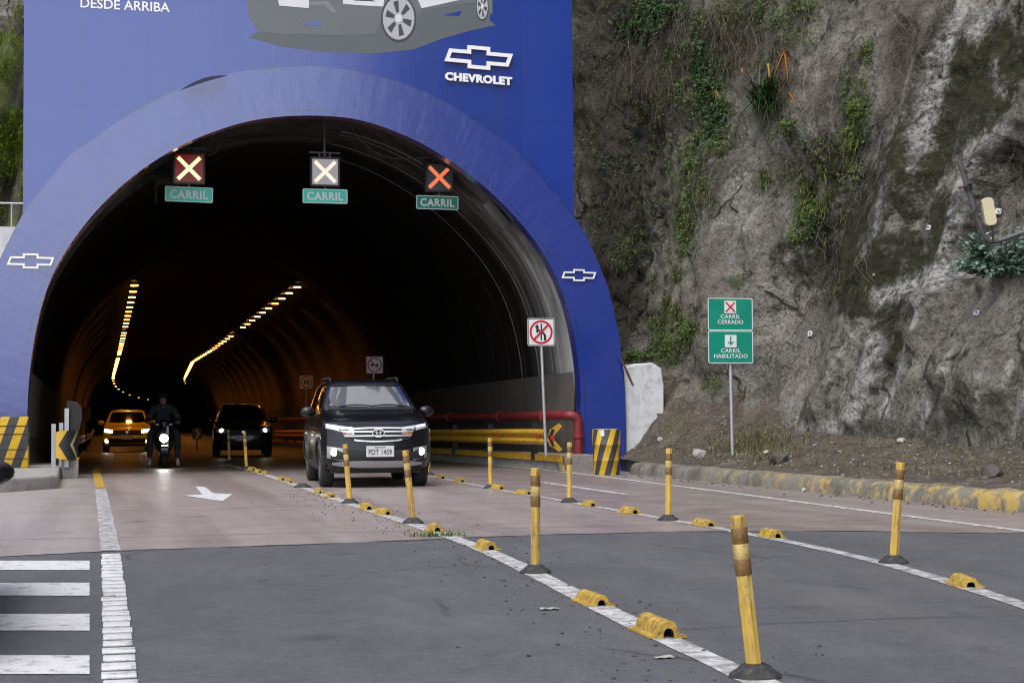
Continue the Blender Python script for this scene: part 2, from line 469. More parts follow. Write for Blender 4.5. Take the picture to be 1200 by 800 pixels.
# ------------------------------------------------------------------ ground and roads
def sheet(name, mat, fn, nu, nv, kind='structure'):
    return struct(MB().grid(fn, nu, nv).build(name, mat, None, 180, fix=False), kind)
g = G('bare_soil')
g.set(col=g.ramp(g.noise(1.3, 7), [(0.3, (0.08, 0.068, 0.052)), (0.7, (0.17, 0.15, 0.12))]), rough=0.95); g.bump(g.noise(8, 8), 0.6, 0.05)
M['soil'] = g.m
sheet('ground', M['soil'], lambda u, v: (-150 + 300 * u, -300 + 333 * v, -0.05), 3, 3)
JOINT = [(-30, 12.6)] + [tuple(onz(x, y)[:2]) for x, y in ((0, 652), (130, 645.5), (260, 641), (390, 636.5), (600, 627.5), (800, 622.5), (1000, 622), (1160, 624.5))] + [(12, 13.7)]
def joint_y(x): return interp(JOINT, x) + 0.05 * fbm((x * 2.1, 7, 0), 3) + 0.03 * fbm((x * 9, 3, 0), 2)
XE = 9.62
xs = [-30 + (XE + 30) * (i / 600) for i in range(601)]
mb = MB(); vs = []; fs = []
for i, x in enumerate(xs):
    vs += [(x, joint_y(x), 0), (x, 8, 0), (x, -4, 0), (x, -300, 0)]
for i in range(600):
    for k in range(3): fs.append((i * 4 + k, i * 4 + k + 1, i * 4 + 5 + k, i * 4 + 4 + k))
mb.add(vs, fs); struct(mb.build('asphalt_road', M['asphalt'], None, 180, fix=False))
mb = MB(); vs = []; fs = []
ys = [20, 26, 33] + [33 + 3.5 * k for k in range(1, 143)]
for i, x in enumerate(xs):
    vs.append((x, joint_y(x), 0.0))
    for y in ys[:3]: vs.append((x, y, 0.0))
for i in range(600):
    for k in range(3): fs.append((i * 4 + k, i * 4 + 4 + k, i * 4 + 5 + k, i * 4 + k + 1))
mb.add(vs, fs)
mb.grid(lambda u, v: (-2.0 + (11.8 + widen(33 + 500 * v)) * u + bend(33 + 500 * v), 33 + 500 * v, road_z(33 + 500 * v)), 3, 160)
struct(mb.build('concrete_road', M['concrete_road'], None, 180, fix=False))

mb = MB(); vs = []; xs2 = [-12 + .06 * k for k in range(360)]
for x in xs2:
    w_ = max(.004, .035 + .05 * fbm((x * 1.7, 2, 5), 4) + .02 * fbm((x * 11, 2, 5), 2)); yj = joint_y(x)
    vs += [(x, yj - w_, .003), (x, yj + w_ * .6, .003)]
mb.add(vs, [(2 * i, 2 * i + 2, 2 * i + 3, 2 * i + 1) for i in range(359)])
struct(mb.build('road_joint', plain('joint_dirt', (.042, .041, .043), .9, 0, .4, 9, .3), None, None, fix=False))
def strip(name, mat, pts, w, z=0.004):
    """painted line through world points"""
    mb = MB(); vs = []; n = len(pts)
    for i, (x, y) in enumerate(pts):
        a = Vector(pts[max(0, i - 1)]); b = Vector(pts[min(n - 1, i + 1)])
        d = (b - a).normalized(); nn = Vector((-d.y, d.x))
        j = 0.012 * fbm((x * 2, y * 2, 3), 3)
        for s in (-1, 1):
            q = Vector((x, y)) + nn * s * (w / 2 + j)
            vs.append((q.x, q.y, road_z(q.y) + z))
    mb.add(vs, [(2 * i, 2 * i + 1, 2 * i + 3, 2 * i + 2) for i in range(n - 1)])
    return struct(mb.build(name, mat, None, 180, fix=False))
ROW1 = sorted([tuple(onz(x, y)[:2]) for x, y in ((885, 797), (703, 714), (627, 671), (571, 642), (480, 613), (407, 589.5), (354, 570.5), (289, 549))], key=lambda p: p[1])
ROW2 = sorted([tuple(onz(x, y)[:2]) for x, y in ((1130, 686), (1048, 659), (909, 630), (783, 609), (667, 588), (575, 572), (503, 557.5))], key=lambda p: p[1])
def row_x(row, y):
    t = [(b, a) for a, b in row]
    if y < t[0][0]: return t[0][1] + (t[1][1] - t[0][1]) * (y - t[0][0]) / (t[1][0] - t[0][0])
    return interp(t, y)
def row_pts(row, y0, y1, n=60):
    sm = lambda y: sum(row_x(row, y + d) * w for d, w in ((-3, .1), (-1.5, .2), (0, .4), (1.5, .2), (3, .1)))
    return [(sm(y0 + (y1 - y0) * i / n), y0 + (y1 - y0) * i / n) for i in range(n + 1)]
strip('lane_line', M['white_line'], row_pts(ROW1, 4.5, 48, 140), 0.15)
strip('lane_line', M['worn_white'], row_pts(ROW2, 8.0, 48, 140), 0.13)
LX = [tuple(onz(x, y)[:2]) for x, y in ((130, 646), (121, 590), (117, 569), (112.5, 550))]
LXL = [(y, x) for x, y in LX]
strip('edge_line', M['worn_white'], [(interp(LXL, y), y) for y in [joint_y(0) + .05 + k * .4 for k in range(32)]], 0.16)
strip('edge_line', M['yellow_line'], [(interp(LXL, y), y) for y in [joint_y(0) + 12.5 + k * .5 for k in range(1, 60)]], 0.15)
RX = [(y, x) for x, y in (tuple(onz(x, y)[:2]) for x, y in ((1200, 622), (1000, 596.5), (850, 576.5), (700, 557.5), (600, 546)))]
RX.sort()
strip('edge_line', M['white_line'], [(interp(RX, y) if y > RX[0][0] else RX[0][1], y) for y in [4 + k * .5 for k in range(90)]], 0.14)
strip('lane_dash', M['white_line'], [tuple(onz(635, 565)[:2]), tuple(onz(684, 572)[:2]), tuple(onz(734, 579.3)[:2])], 0.12)
# arrow painted in the left lane
arrow = [(229, 570), (240, 570.5), (250, 578), (272.5, 579), (261, 587.3), (215, 580.5), (237, 579.5)]
mb = MB(); mb.add([(*onz(x, y)[:2], 0.005) for x, y in arrow], [(0, 1, 2, 6), (6, 2, 3, 4, 5)])
struct(mb.build('lane_arrow', M['fresh_white'], None, None))
# ribbed thermoplastic edge line on the asphalt
mb = MB(); random.seed(3)
a0, a1 = onz(130.5, 651), onz(142, 815)
for k in range(40):
    t = k / 27.0
    p = a0 + (a1 - a0) * t
    if p.y < 2: break
    mb.box((p.x + random.uniform(-.004, .004), p.y, 0.007), (0.145 + random.uniform(-.008, .008), 0.17 + random.uniform(-.02, .02), 0.012), bev=0.005)
struct(mb.build('ribbed_line', M['fresh_white'], None, 40))
0 and strip('ribbed_line_base', M['worn_white'], [tuple((a0 + (a1 - a0) * (k / 30))[:2]) for k in range(46)], 0.15, 0.003)
# zebra crossing
for (t0, b0) in ((657, 668), (683, 698), (719.5, 739), (768, 790)):
    mb = MB(); vs = []
    n = 12
    for i in range(n + 1):
        px = -330 + (105 + 330) * i / n
        for y in (t0, b0):
            q = onz(px, y + 0.25 * fbm((px * .05, y, 0), 3)); vs.append((q.x, q.y, 0.004))
    mb.add(vs, [(2 * i, 2 * i + 1, 2 * i + 3, 2 * i + 2) for i in range(n)])
    struct(mb.build('crossing_stripe', M['fresh_white'], None, None, fix=False))

# left raised pavement
c = onz(68, 572)
poly = [(c.x, c.y), (c.x - 0.12, c.y + 7.2), (-14, c.y + 7.2), (-14, c.y - 9.5), (onz(0, 577).x, onz(0, 577).y)]
mb = MB(); bm = bmesh.new()
vsb = [bm.verts.new((x, y, -0.05)) for x, y in poly]; f = bm.faces.new(vsb)
ex = bmesh.ops.extrude_face_region(bm, geom=[f]); top = [v for v in ex['geom'] if isinstance(v, bmesh.types.BMVert)]
for v in top: v.co.z = 0.21
bmesh.ops.bevel(bm, geom=[e for e in bm.edges if e.verts[0].co.z > 0.1 and e.verts[1].co.z > 0.1], offset=0.05, segments=3, affect='EDGES', profile=0.5)
bm.verts.index_update(); mb.add([v.co for v in bm.verts], [[v.index for v in f.verts] for f in bm.faces]); bm.free()
struct(mb.build('left_pavement', M['slab_concrete'], None, 40))

# right kerb with worn yellow paint
g = G('painted_kerb')
X, Y, Z = g.xyz()
worn = g.noise(2.6, 8, rough=0.7)
near = g.ramp(g.math('MULTIPLY', Y, 1 / 30), [(0.70, 1.0), (0.84, 0.25), (0.9, 0.0)])
conc = g.ramp(g.noise(3, 8), [(0.3, (0.085, 0.078, 0.060)), (0.7, (0.21, 0.195, 0.165))])
c = g.mix(g.math('MULTIPLY', g.ramp(worn, [(0.41, 1.0), (0.51, 0.0)]), near), conc, (0.40, 0.28, 0.08))
c = g.mix(g.math('MULTIPLY', g.ramp(g.noise(7, 8, rough=0.7), [(0.58, 0.0), (0.68, 1.0)]), 0.6), c, (0.42, 0.40, 0.37))
g.set(col=c, rough=0.85); g.bump(g.noise(12, 8), 0.5, 0.02)
KERB = [(9.33, 29.6), (9.40, 27), (9.55, 22), (9.70, 17), (9.82, 12), (9.9, 5), (9.9, -60)]
def kerb_x(y): return interp(sorted([(b, a) for a, b in KERB]), y)
mb = MB()
prof = [(-0.02, -0.05), (0.0, 0.10), (0.03, 0.16), (0.08, 0.20), (0.24, 0.215), (0.34, 0.20), (0.34, -0.05)]
yk = [29.7 - 0.35 * i for i in range(105)] + [-10, -25, -60]
mb.grid(lambda u, v: (lambda y, p: (kerb_x(y) + p[0] + 0.02 * fbm((0, y * 1.7, p[1] * 4), 3), y, p[1] + (0.03 * fbm((9, y * 1.3, 0), 3) if p[1] > 0.2 else 0)))(yk[round(u * (len(yk) - 1))], prof[round(v * 6)]), len(yk), 7)
mb.add([(kerb_x(29.7) + p[0], 29.7, p[1]) for p in prof], [tuple(range(7))])
struct(mb.build('kerb', g.m, None, 50, fix=False))

# ------------------------------------------------------------------ the tunnel mouth
INNER = [(32, 560), (32, 500), (35, 440), (42, 390), (55, 340), (75, 299), (103, 260), (135, 226), (170, 197.5), (210, 173), (250, 156), (290, 144), (325, 138.8), (352, 137.3), (380, 137.6), (410, 140.5), (437, 147), (464, 156.8), (489, 168), (511, 180.5), (534, 195), (562, 217), (590, 243), (619, 276), (641, 309), (658, 347), (669, 387), (675.5, 428), (678, 470), (678, 560)]
OUTER = [(-36, 560), (-34, 500), (-31, 440), (-24, 385), (-12, 335), (3, 298.5), (15, 274.5), (30, 247.5), (43.5, 229.5), (72, 195), (85, 180), (107.5, 166), (140, 142.5), (175, 122.5), (209, 106.5), (240, 96), (270, 88), (305, 83), (340, 80.5), (371, 79.5), (400, 83), (428, 88), (477, 101.5), (529, 126), (578, 159), (610, 184), (651, 231), (677, 264), (699, 309), (712, 345), (722, 390), (728.5, 440), (731, 500), (731, 560)]
def face_pts(lst): return [(p.x, p.z) for p in (ony(x, y, FACE) for x, y in lst)]
def smooth2(lst, n): return [tuple(p[:2]) for p in catmull([(a, b, 0) for a, b in lst], n)]
def resample(p, n):
    L = [0]
    for a, b in zip(p, p[1:]): L.append(L[-1] + (Vector(b) - Vector(a)).length)
    out = []; j = 0
    for k in range(n):
        t = L[-1] * k / (n - 1)
        while j < len(p) - 2 and L[j + 1] < t: j += 1
        s = (t - L[j]) / max(1e-9, L[j + 1] - L[j]); out.append(tuple(Vector(p[j]).lerp(Vector(p[j + 1]), s)))
    return out
NA = 150
inner = resample(smooth2(face_pts(INNER), 5), NA)
outer = resample(smooth2(face_pts(OUTER), 5), NA)

def m_blue(name, col, rough, spec, panel):
    g = G(name)
    X, Y, Z = g.xyz()
    seam = g.math('ABSOLUTE', g.math('SUBTRACT', g.math('FRACT', g.math('MULTIPLY', X if panel else g.math('ADD', X, Z), 1 / 1.22)), 0.5))
    col2 = g.mix(g.math('MULTIPLY', g.noise(0.9, 5), 0.5), col, tuple(x * 0.78 for x in col))
    ln = g.ramp(seam, [(0.0, 1.0), (0.014, 0.0)])
    if panel:
        hz = g.math('ABSOLUTE', g.math('SUBTRACT', g.math('FRACT', g.math('ADD', g.math('MULTIPLY', Z, 1 / 2.44), .28)), 0.5))
        ln = g.math('MAXIMUM', ln, g.ramp(hz, [(0.0, 1.0), (0.006, 0.0)]))
        wnz = g.n.new('ShaderNodeTexWhiteNoise'); wnz.noise_dimensions = '1D'
        g.l.new(g.math('FLOOR', g.math('ADD', g.math('MULTIPLY', X, 1 / 1.22), .5)), wnz.inputs['W'])
        col2 = g.mix(g.math('MULTIPLY', wnz.outputs['Value'], .30), col2, tuple(x * .62 for x in col))
        stn = g.ramp(g.noise(1.3, 7, g.co(scale=(2.6, 1, .14)), .7), [(.50, 0.0), (.72, 1.0)])
        col2 = g.mix(g.math('MULTIPLY', stn, .30), col2, (.035, .042, .10))
    c = g.mix(g.math('MULTIPLY', ln, 0.35), col2, tuple(x * 0.4 for x in col))
    scr = g.ramp(g.noise(5.0, 9, g.co(scale=(1, 1, 1.6)), rough=0.75, dist=0.5), [(0.66, 0.0), (0.70, 1.0)])
    c = g.mix(g.math('MULTIPLY', scr, 0.28), c, (0.012, 0.016, 0.05))
    g.set(col=c, rough=g.ramp(g.noise(1.2, 5), [(0.3, rough - .05), (0.7, rough + .07)]), spec=spec, coat=1.0, coatr=rough * .8)
    g.b.inputs['Coat IOR'].default_value = 1.76 if panel else 2.0
    if not panel:
        av = g.n.new('ShaderNodeAttribute'); av.attribute_name = 'across'; V_ = av.outputs['Vector']; k_, t_, _ = g.xyz(V_)
        mpp = g.n.new('ShaderNodeMapping'); g.l.new(V_, mpp.inputs[0]); mpp.inputs['Scale'].default_value = (1, .35, 1)
        wob = g.math('MULTIPLY', g.math('SUBTRACT', g.noise(1.1, 5, V_), .5), .07)
        tt = g.math('ADD', t_, wob)
        brk = g.ramp(g.noise(0.75, 6, V_, .7), [(.46, 0.0), (.54, 1.0)])
        e1 = g.ramp(tt, [(.012, 1.0), (.035, 0.0)]); e2 = g.math('MULTIPLY', g.ramp(tt, [(.885, 0.0), (.895, 1.0)]), g.ramp(tt, [(.905, 1.0), (.92, 0.0)]))
        lines_ = g.math('MULTIPLY', g.math('ADD', e1, e2, True), brk)
        c = g.mix(g.math('MULTIPLY', lines_, .7), c, (.012, .014, .05))
        dots = g.voro(3.2, V_); c = g.mix(g.math('MULTIPLY', g.ramp(dots, [(.03, 1.0), (.05, 0.0)]), .6), c, (.01, .01, .03))
        g.set(col=c)
        wr = g.noise(1.6, 4, mpp.outputs[0], .6, .8)
    h = g.math('ADD', g.noise(0.8, 3), g.math('MULTIPLY', g.noise(3.2, 3), 0.25 if panel else 0.6))
    g.bump(h if panel else g.math('ADD', h, g.math('MULTIPLY', wr, 1.2)), 0.12 if panel else 0.30, 0.05)
    return g.m
M['hoarding'] = m_blue('blue_hoarding', (0.007, 0.040, 0.300), 0.17, 0.35, True)
M['ring_blue'] = m_blue('blue_sheet_metal', (0.012, 0.036, 0.265), 0.20, 0.35, False)
pf = lambda x, z, d: (x, FACE + d, z)
arch = thing('portal_arch', 'blue sheet metal arch ring framing the dark tunnel mouth', 'tunnel portal', ((inner[0][0] + inner[-1][0]) / 2, FACE, 0))
aoff = Vector(arch.location)
pa = lambda x, z, d: (x - aoff.x, d, z)
mb = MB().ring(outer, inner, pa, -0.16, 0.22, closed=False)
ro = mb.build('arch_band', M['ring_blue'], arch, 30)
at = ro.data.attributes.new('across', 'FLOAT_VECTOR', 'POINT')
at.data.foreach_set('vector', [c for s_ in range(4) for k in range(NA) for c in (k * 0.22, float(s_ % 2), 0.0)])
# loose flap of metal over the crown, upper left
q0, q1 = ony(209, 107, FACE - .2), ony(268, 88.5, FACE - .2)
mb = MB()
mb.grid(lambda u, v: (q0.x + (q1.x - q0.x) * u - aoff.x, -0.19 - 0.16 * v * sin(pi * u), q0.z + (q1.z - q0.z) * u + 0.05 * sin(pi * u) * (0.4 + v)), 14, 3)
mb.build('loose_flap', M['galv'], arch, 40)
BOW = [(-.43, .095), (-.165, .095), (-.165, .165), (.165, .165), (.165, .095), (.5, .095), (.43, -.095), (.165, -.095), (.165, -.165), (-.165, -.165), (-.165, -.095), (-.5, -.095)]
def bowtie(mb, c, w, th, mp, skew=0.0, d0=-0.01, d1=0.0):
    inn = offset_poly(BOW, th)
    T = lambda p: (c[0] + p[0] * w, c[1] + p[1] * w + skew * p[0] * w)
    mb.ring([T(p) for p in BOW], [T(p) for p in inn], mp, d0, d1)
for px, py, wpx in ((36, 306, 51), (678, 322.5, 43)):
    p = ony(px, py, FACE - .16); w = wpx * p.y / 2000 * 1.02
    mb = MB(); bowtie(mb, (p.x, p.z), w, 0.042, lambda x, z, d: (x - aoff.x, -0.186 + d, z), -0.01)
    mb.build('emblem', M['emblem'], arch, None)

# hoarding above the arch
mid = [((a[0] + b[0]) / 2, (a[1] + b[1]) / 2) for a, b in zip(inner, outer)]
bl, br = ony(27.5, 120, FACE).x, ony(671.5, 120, FACE).x
low = [(x, z) for x, z in mid if z > 1.8]
HT = 12.5
hoard = thing('advertising_hoarding', 'large blue advertising hoarding with a printed car above the arch', 'billboard', ((bl + br) / 2, FACE + 0.1, 4))
ho = Vector(hoard.location)
lowt = sorted(low)
cols = [bl + (br - bl) * i / 80 for i in range(81)]
mb = MB(); vs = []; fs = []
for x in cols:
    zl = interp(lowt, x)
    for d in (-0.08, 0.10):
        for z in (zl, HT): vs.append((x - ho.x, d, z - ho.z))
for i in range(80):
    a, b = i * 4, i * 4 + 4
    fs += [(a, b, b + 1, a + 1), (a + 2, a + 3, b + 3, b + 2), (a + 1, b + 1, b + 3, a + 3), (a, a + 2, b + 2, b)]
fs += [(0, 1, 3, 2), (320, 322, 323, 321)]
mb.add(vs, fs); mb.build('panel', M['hoarding'], hoard, None)
HY = FACE + 0.1 - 0.08
hp = lambda x, z, d: (x - ho.x, -0.08 + d, z - ho.z)
def hpix(lst): return [(p.x, p.z) for p in (ony(a, b, HY) for a, b in lst)]
p = ony(560.5, 68.5, HY); w = 83 * p.y / 2000
mb = MB(); bowtie(mb, (p.x, p.z), w * 1.02, 0.052, hp, -0.045, -0.07, -0.03); mb.build('emblem', M['emblem'], hoard, None)
for sx in (-.12, .12): MB().cyl(hp(p.x + sx * w * 1.2, p.z + .12 * w, 0), hp(p.x + sx * w * 1.2, p.z + .12 * w, -.03), .02).build('emblem_mount', M['dark_metal'], hoard, None)
p = ony(560.5, 93, HY)
mb = MB(); put_text(mb, 'CHEVROLET', hp(p.x, p.z, -.035), w * 1.0, 0.17, 0.04, 0.055, 1.08, ax=Vector((1, 0, -0.04)).normalized()); mb.build('lettering', M['emblem'], hoard, None)
p = ony(147, 6.5, HY)
mb = MB(); put_text(mb, 'DESDE ARRIBA', hp(p.x, p.z, -.006), 98.5 * p.y / 2000 * 1.02, 0.185, 0.008, 0.012, ax=Vector((1, 0, -0.008)).normalized()); mb.build('lettering', M['emblem'], hoard, None)
# the printed car: flat print on the panel
PR = {k: plain('print_' + k, c, 0.42, 0, 0.03, 2) for k, c in dict(grey=(0.105, 0.118, 0.132), mid=(0.20, 0.21, 0.22), grey2=(0.135, 0.148, 0.162), white=(0.66, 0.67, 0.72), silver=(0.42, 0.43, 0.45), dark=(0.055, 0.058, 0.065)).items()}
def printed(name, key, pts, lay):
    MB().prism(hpix(pts), hp, -0.002 - 0.003 * lay, -0.0005).build(name, PR[key], hoard, None)
printed('printed_shadow', 'grey', [(289, -40), (289, 4), (292, 22), (303, 37), (291, 44), (330, 55), (380, 61), (440, 63), (485, 58), (520, 45), (552, 36), (581, 30), (574, 24), (577, -40)], 0)
printed('printed_bumper', 'mid', [(323, 2), (360, 2), (385, 2), (396, 16), (388, 14), (380, 6), (362, 6), (330, 5)], 1)
printed('printed_plate', 'white', [(325, -4), (362, -4), (362, 10), (327, 7)], 2)
for q_ in ([(349, 28), (378, 25.5), (372, 31)], [(520, 18), (541, 13), (538, 19)]): MB().prism(hpix(q_), hp, -0.006, -0.0005).build('printed_gap', M['hoarding'], hoard, None)
printed('printed_underbody', 'grey2', [(289, -40), (289, 4), (292, 22), (303, 37), (330, 40), (400, 42), (440, 40), (448, 20), (488, 28), (494, 12), (560, 2), (577, 18), (577, -40)], 0.5)
printed('printed_body', 'white', [(398, -60), (402, 5), (430, 7), (449, 8), (452, -12), (482, -18), (494, 10), (545, -1), (560, -10), (575, -40), (560, -75), (500, -90), (450, -88), (420, -72)], 1)
printed('printed_grille', 'dark', [(411, -3), (430, -2), (440, 2), (415, 1)], 2)
def pr_wheel(cx, cy, rx, ry):
    printed('printed_tyre', 'dark', circle(rx * 1.12, 28, cx, cy, ry * 1.08), 3)
    printed('printed_rim', 'silver', circle(rx, 28, cx, cy, ry), 4)
    for k in range(6):
        a = 2 * pi * k / 6 + .3
        printed('printed_spoke_gap', 'dark', [(cx + rx * r * cos(a + t), cy + ry * r * sin(a + t)) for r, t in ((.3, -.28), (.84, -.2), (.84, .2), (.3, .28))], 5)
    printed('printed_spoke_hub', 'white', circle(rx * .2, 12, cx, cy, ry * .2), 6)
pr_wheel(467, 22, 18.5, 25); pr_wheel(565, 8, 6.5, 15)

# ------------------------------------------------------------------ tunnel lining
g = G('tunnel_lining')
X, Y, Z = g.xyz()
soot = g.noise(0.7, 7, g.co(scale=(1, 0.5, 1)), rough=0.65)
drip = g.noise(1.4, 6, g.co(scale=(1, 1.6, 0.12)))
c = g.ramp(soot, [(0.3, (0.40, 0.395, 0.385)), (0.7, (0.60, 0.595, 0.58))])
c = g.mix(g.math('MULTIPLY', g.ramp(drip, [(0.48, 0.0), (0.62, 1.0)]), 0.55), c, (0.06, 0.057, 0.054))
deep = g.ramp(g.math('MULTIPLY', Y, 0.1), [(0.10, 0.0), (0.22, 0.70), (0.42, 1.0)])  # tunnel dimness painted in: lining pale at the mouth, darker with depth
high = g.ramp(g.math('MULTIPLY', Z, 0.1), [(0.40, 0.0), (0.60, 0.9)])  # vault shade painted in, darker with height
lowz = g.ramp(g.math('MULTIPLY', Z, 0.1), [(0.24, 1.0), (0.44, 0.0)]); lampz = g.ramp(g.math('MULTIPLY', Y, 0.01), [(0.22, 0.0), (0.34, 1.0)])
shade_col = g.mix(g.math('MULTIPLY', lowz, lampz), (0.012, 0.0095, 0.008), (0.17, 0.12, 0.085))  # lamp glow painted in: low walls paler along the lamps, the rest near black
c = g.mix(g.math('MULTIPLY', g.math('MAXIMUM', deep, high), 0.98), c, shade_col)
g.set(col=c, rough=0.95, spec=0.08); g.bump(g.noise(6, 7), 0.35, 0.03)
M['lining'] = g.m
tun = thing('tunnel_lining', 'dark ribbed concrete tunnel lining curving away to the right', 'tunnel', (4, FACE, 0))
to = Vector(tun.location)
prof_t = resample(inner, 72)
cen = Vector((sum(p[0] for p in prof_t) / 72, 2.5))
def tprof(v, off):
    p = Vector(prof_t[round(v * 71)]); d = p - cen; d.normalize()
    q = p + d * off
    return (q.x, q.y if 0.06 < v < 0.94 else min(q.y, p.y))
ysT = []; y = FACE + 0.2; rb_ = .06
while y < 60: ysT += [(y, 0.10), (y + 0.28, 0.10), (y + 0.31, 0.10 + rb_), (y + 1.47, 0.10 + rb_)]; y += 1.5; rb_ = max(.012, rb_ * .8)
while y < 530: ysT.append((y, 0.13)); y += 4
mb = MB(); nT = len(ysT)
def tpt(u, v):
    y, off = ysT[round(u * (nT - 1))]; x, z = tprof(v, off)
    return (x + bend(y) + widen(y) * max(0, min(1, (x - 1) / 7)) - to.x, y - to.y, z + road_z(y))
mb.grid(tpt, nT, 72)
ye = ysT[-1][0]
mb.add([(tprof(k / 71, .13)[0] + bend(ye) + widen(ye) * max(0, min(1, (tprof(k / 71, .13)[0] - 1) / 7)) - to.x, ye - to.y, tprof(k / 71, .13)[1] + road_z(ye)) for k in range(72)], [tuple(range(72))])
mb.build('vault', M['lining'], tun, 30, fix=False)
mb = MB()                                                  # thin pale rib edges on the right wall
for yy, r in ((FACE + 1.75, .018), (FACE + 2.15, .010), (FACE + 3.35, .014), (FACE + 4.9, .011)):
    mb.tube([(tprof(v / 71, .085)[0] - to.x, yy - to.y, tprof(v / 71, .085)[1] + road_z(yy)) for v in range(38, 69)], r, 5)
mb.build('rib', plain('rib_concrete', (0.20, 0.195, 0.19), 0.8, 0, 0.3, 3), tun, 60)
# lower wall facing, slightly proud
g = G('wall_facing')
X, Y, Z = g.xyz()
c = g.ramp(g.noise(1.5, 7, g.co(scale=(1, 1, .4)), rough=0.65), [(0.3, (0.085, 0.074, 0.064)), (0.7, (0.155, 0.14, 0.125))])
jn = g.ramp(g.math('ABSOLUTE', g.math('SUBTRACT', g.math('FRACT', g.math('MULTIPLY', Y, 0.5)), 0.5)), [(0.0, 1.0), (0.012, 0.0)])
c = g.mix(g.math('MULTIPLY', jn, 0.7), c, (0.02, 0.018, 0.016))
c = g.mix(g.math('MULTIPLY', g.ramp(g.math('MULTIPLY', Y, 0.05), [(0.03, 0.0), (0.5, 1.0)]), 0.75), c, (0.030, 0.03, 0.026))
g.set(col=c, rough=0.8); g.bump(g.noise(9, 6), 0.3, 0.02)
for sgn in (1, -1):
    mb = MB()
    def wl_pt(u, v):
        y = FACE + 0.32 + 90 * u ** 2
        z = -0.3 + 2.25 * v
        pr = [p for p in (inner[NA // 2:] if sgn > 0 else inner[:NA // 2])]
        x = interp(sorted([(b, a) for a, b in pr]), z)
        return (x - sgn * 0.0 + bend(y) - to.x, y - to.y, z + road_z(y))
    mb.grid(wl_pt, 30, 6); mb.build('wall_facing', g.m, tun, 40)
struct_dark = None
# walkway ledge along the right wall
led = thing('walkway_ledge', 'low concrete ledge with yellow painted edge along the right tunnel wall', 'ledge', (8.9, 31.2, 0))
mb = MB(); lx = onz(663, 553).x
def ledge_prof(u, v):
    y = 31.2 + 60 * u; P = ((0.0, -0.1), (0.02, 0.16), (0.0, 0.17), (-0.03, 0.20), (-0.02, 0.30), (0.85, 0.30))[round(v * 5)]
    return (lx + P[0] - 8.9, y - 31.2, P[1] + road_z(y))
mb.grid(ledge_prof, 40, 6); mb.add([(lx + P[0] - 8.9, 0, P[1]) for P in ((0, -.1), (.02, .16), (-.02, .30), (.85, .30), (.85, -.1))], [(0, 1, 2, 3, 4)])
mb.build('ledge_body', M['kerb_concrete'], led, 30)
mb = MB()
mb.grid(lambda u, v: (lx - 0.036 + (0.0, 0.0, 0.10)[round(v * 2)] - 8.9, 60 * u + 0.004, (0.18, 0.304, 0.306)[round(v * 2)] + road_z(31.2 + 60 * u)), 40, 3)
mb.build('yellow_edge', M['yellow_paint'], led, None)
# ------------------------------------------------------------------ the cliff on the right
from mathutils.bvhtree import BVHTree
CAMP = Vector((0, 0, CAM_H))
CP = sorted([(-60, 14.6), (-20, 13.8), (0, 13.3), (14, 12.9), (19, 12.7), (24, 12.45), (28, 12.15), (31, 11.75), (33, 11.15), (34.6, 10.55)])
def cliff_x0(y): return interp(CP, y)
def lean(y): return interp([(-60, .15), (8, .16), (19, .40), (27, .38), (31, .26), (34, .10), (40, .08)], y)
def base_hit(px, py):
    d = ray(px, py); t = 15.0
    while t < 60:
        p = CAMP + d * t
        if p.x > cliff_x0(p.y) + lean(p.y) * p.z: return p
        t += 0.03
    return p
FEAT = []                                    # (y, z, ry, rz, amount towards the road)
for px, py, ry, rz, a in ((735, 150, 1.6, 4.5, -0.55), (845, 330, 0.9, 2.0, 0.45), (795, 240, 0.35, 2.5, -0.35), (720, 380, 0.5, 1.2, -0.2),
                          (930, 330, 0.7, 2.2, -0.30), (1010, 300, 0.9, 2.4, 0.35), (1085, 200, 0.55, 2.2, 0.40), (1150, 215, 0.5, 1.5, -0.55),
                          (1175, 430, 1.3, 1.05, 0.85), (1060, 440, 0.9, 1.4, 0.25), (940, 120, 0.8, 1.4, 0.25), (870, 40, 0.8, 1.2, -0.3),
                          (1190, 60, 0.8, 1.6, 0.3), (830, 470, 0.9, 0.35, 0.25), (960, 470, 0.8, 0.7, -0.15)):
    p = base_hit(px, py); FEAT.append((p.y, p.z, ry, rz, a))
CI = CM.to_3x3().inverted()
def proj(p):
    q = CI @ (Vector(p) - CAMP)
    return (600 + FPX * q.x / -q.z, 400 - FPX * q.y / -q.z) if q.z < -1 else (9e3, 9e3)
def seg_d(px, py, L):
    best = 1e9
    for (ax, ay), (bx, by) in zip(L, L[1:]):
        dx, dy = bx - ax, by - ay; t = max(0, min(1, ((px - ax) * dx + (py - ay) * dy) / (dx * dx + dy * dy + 1e-9)))
        best = min(best, sqrt((px - ax - dx * t) ** 2 + (py - ay - dy * t) ** 2))
    return best
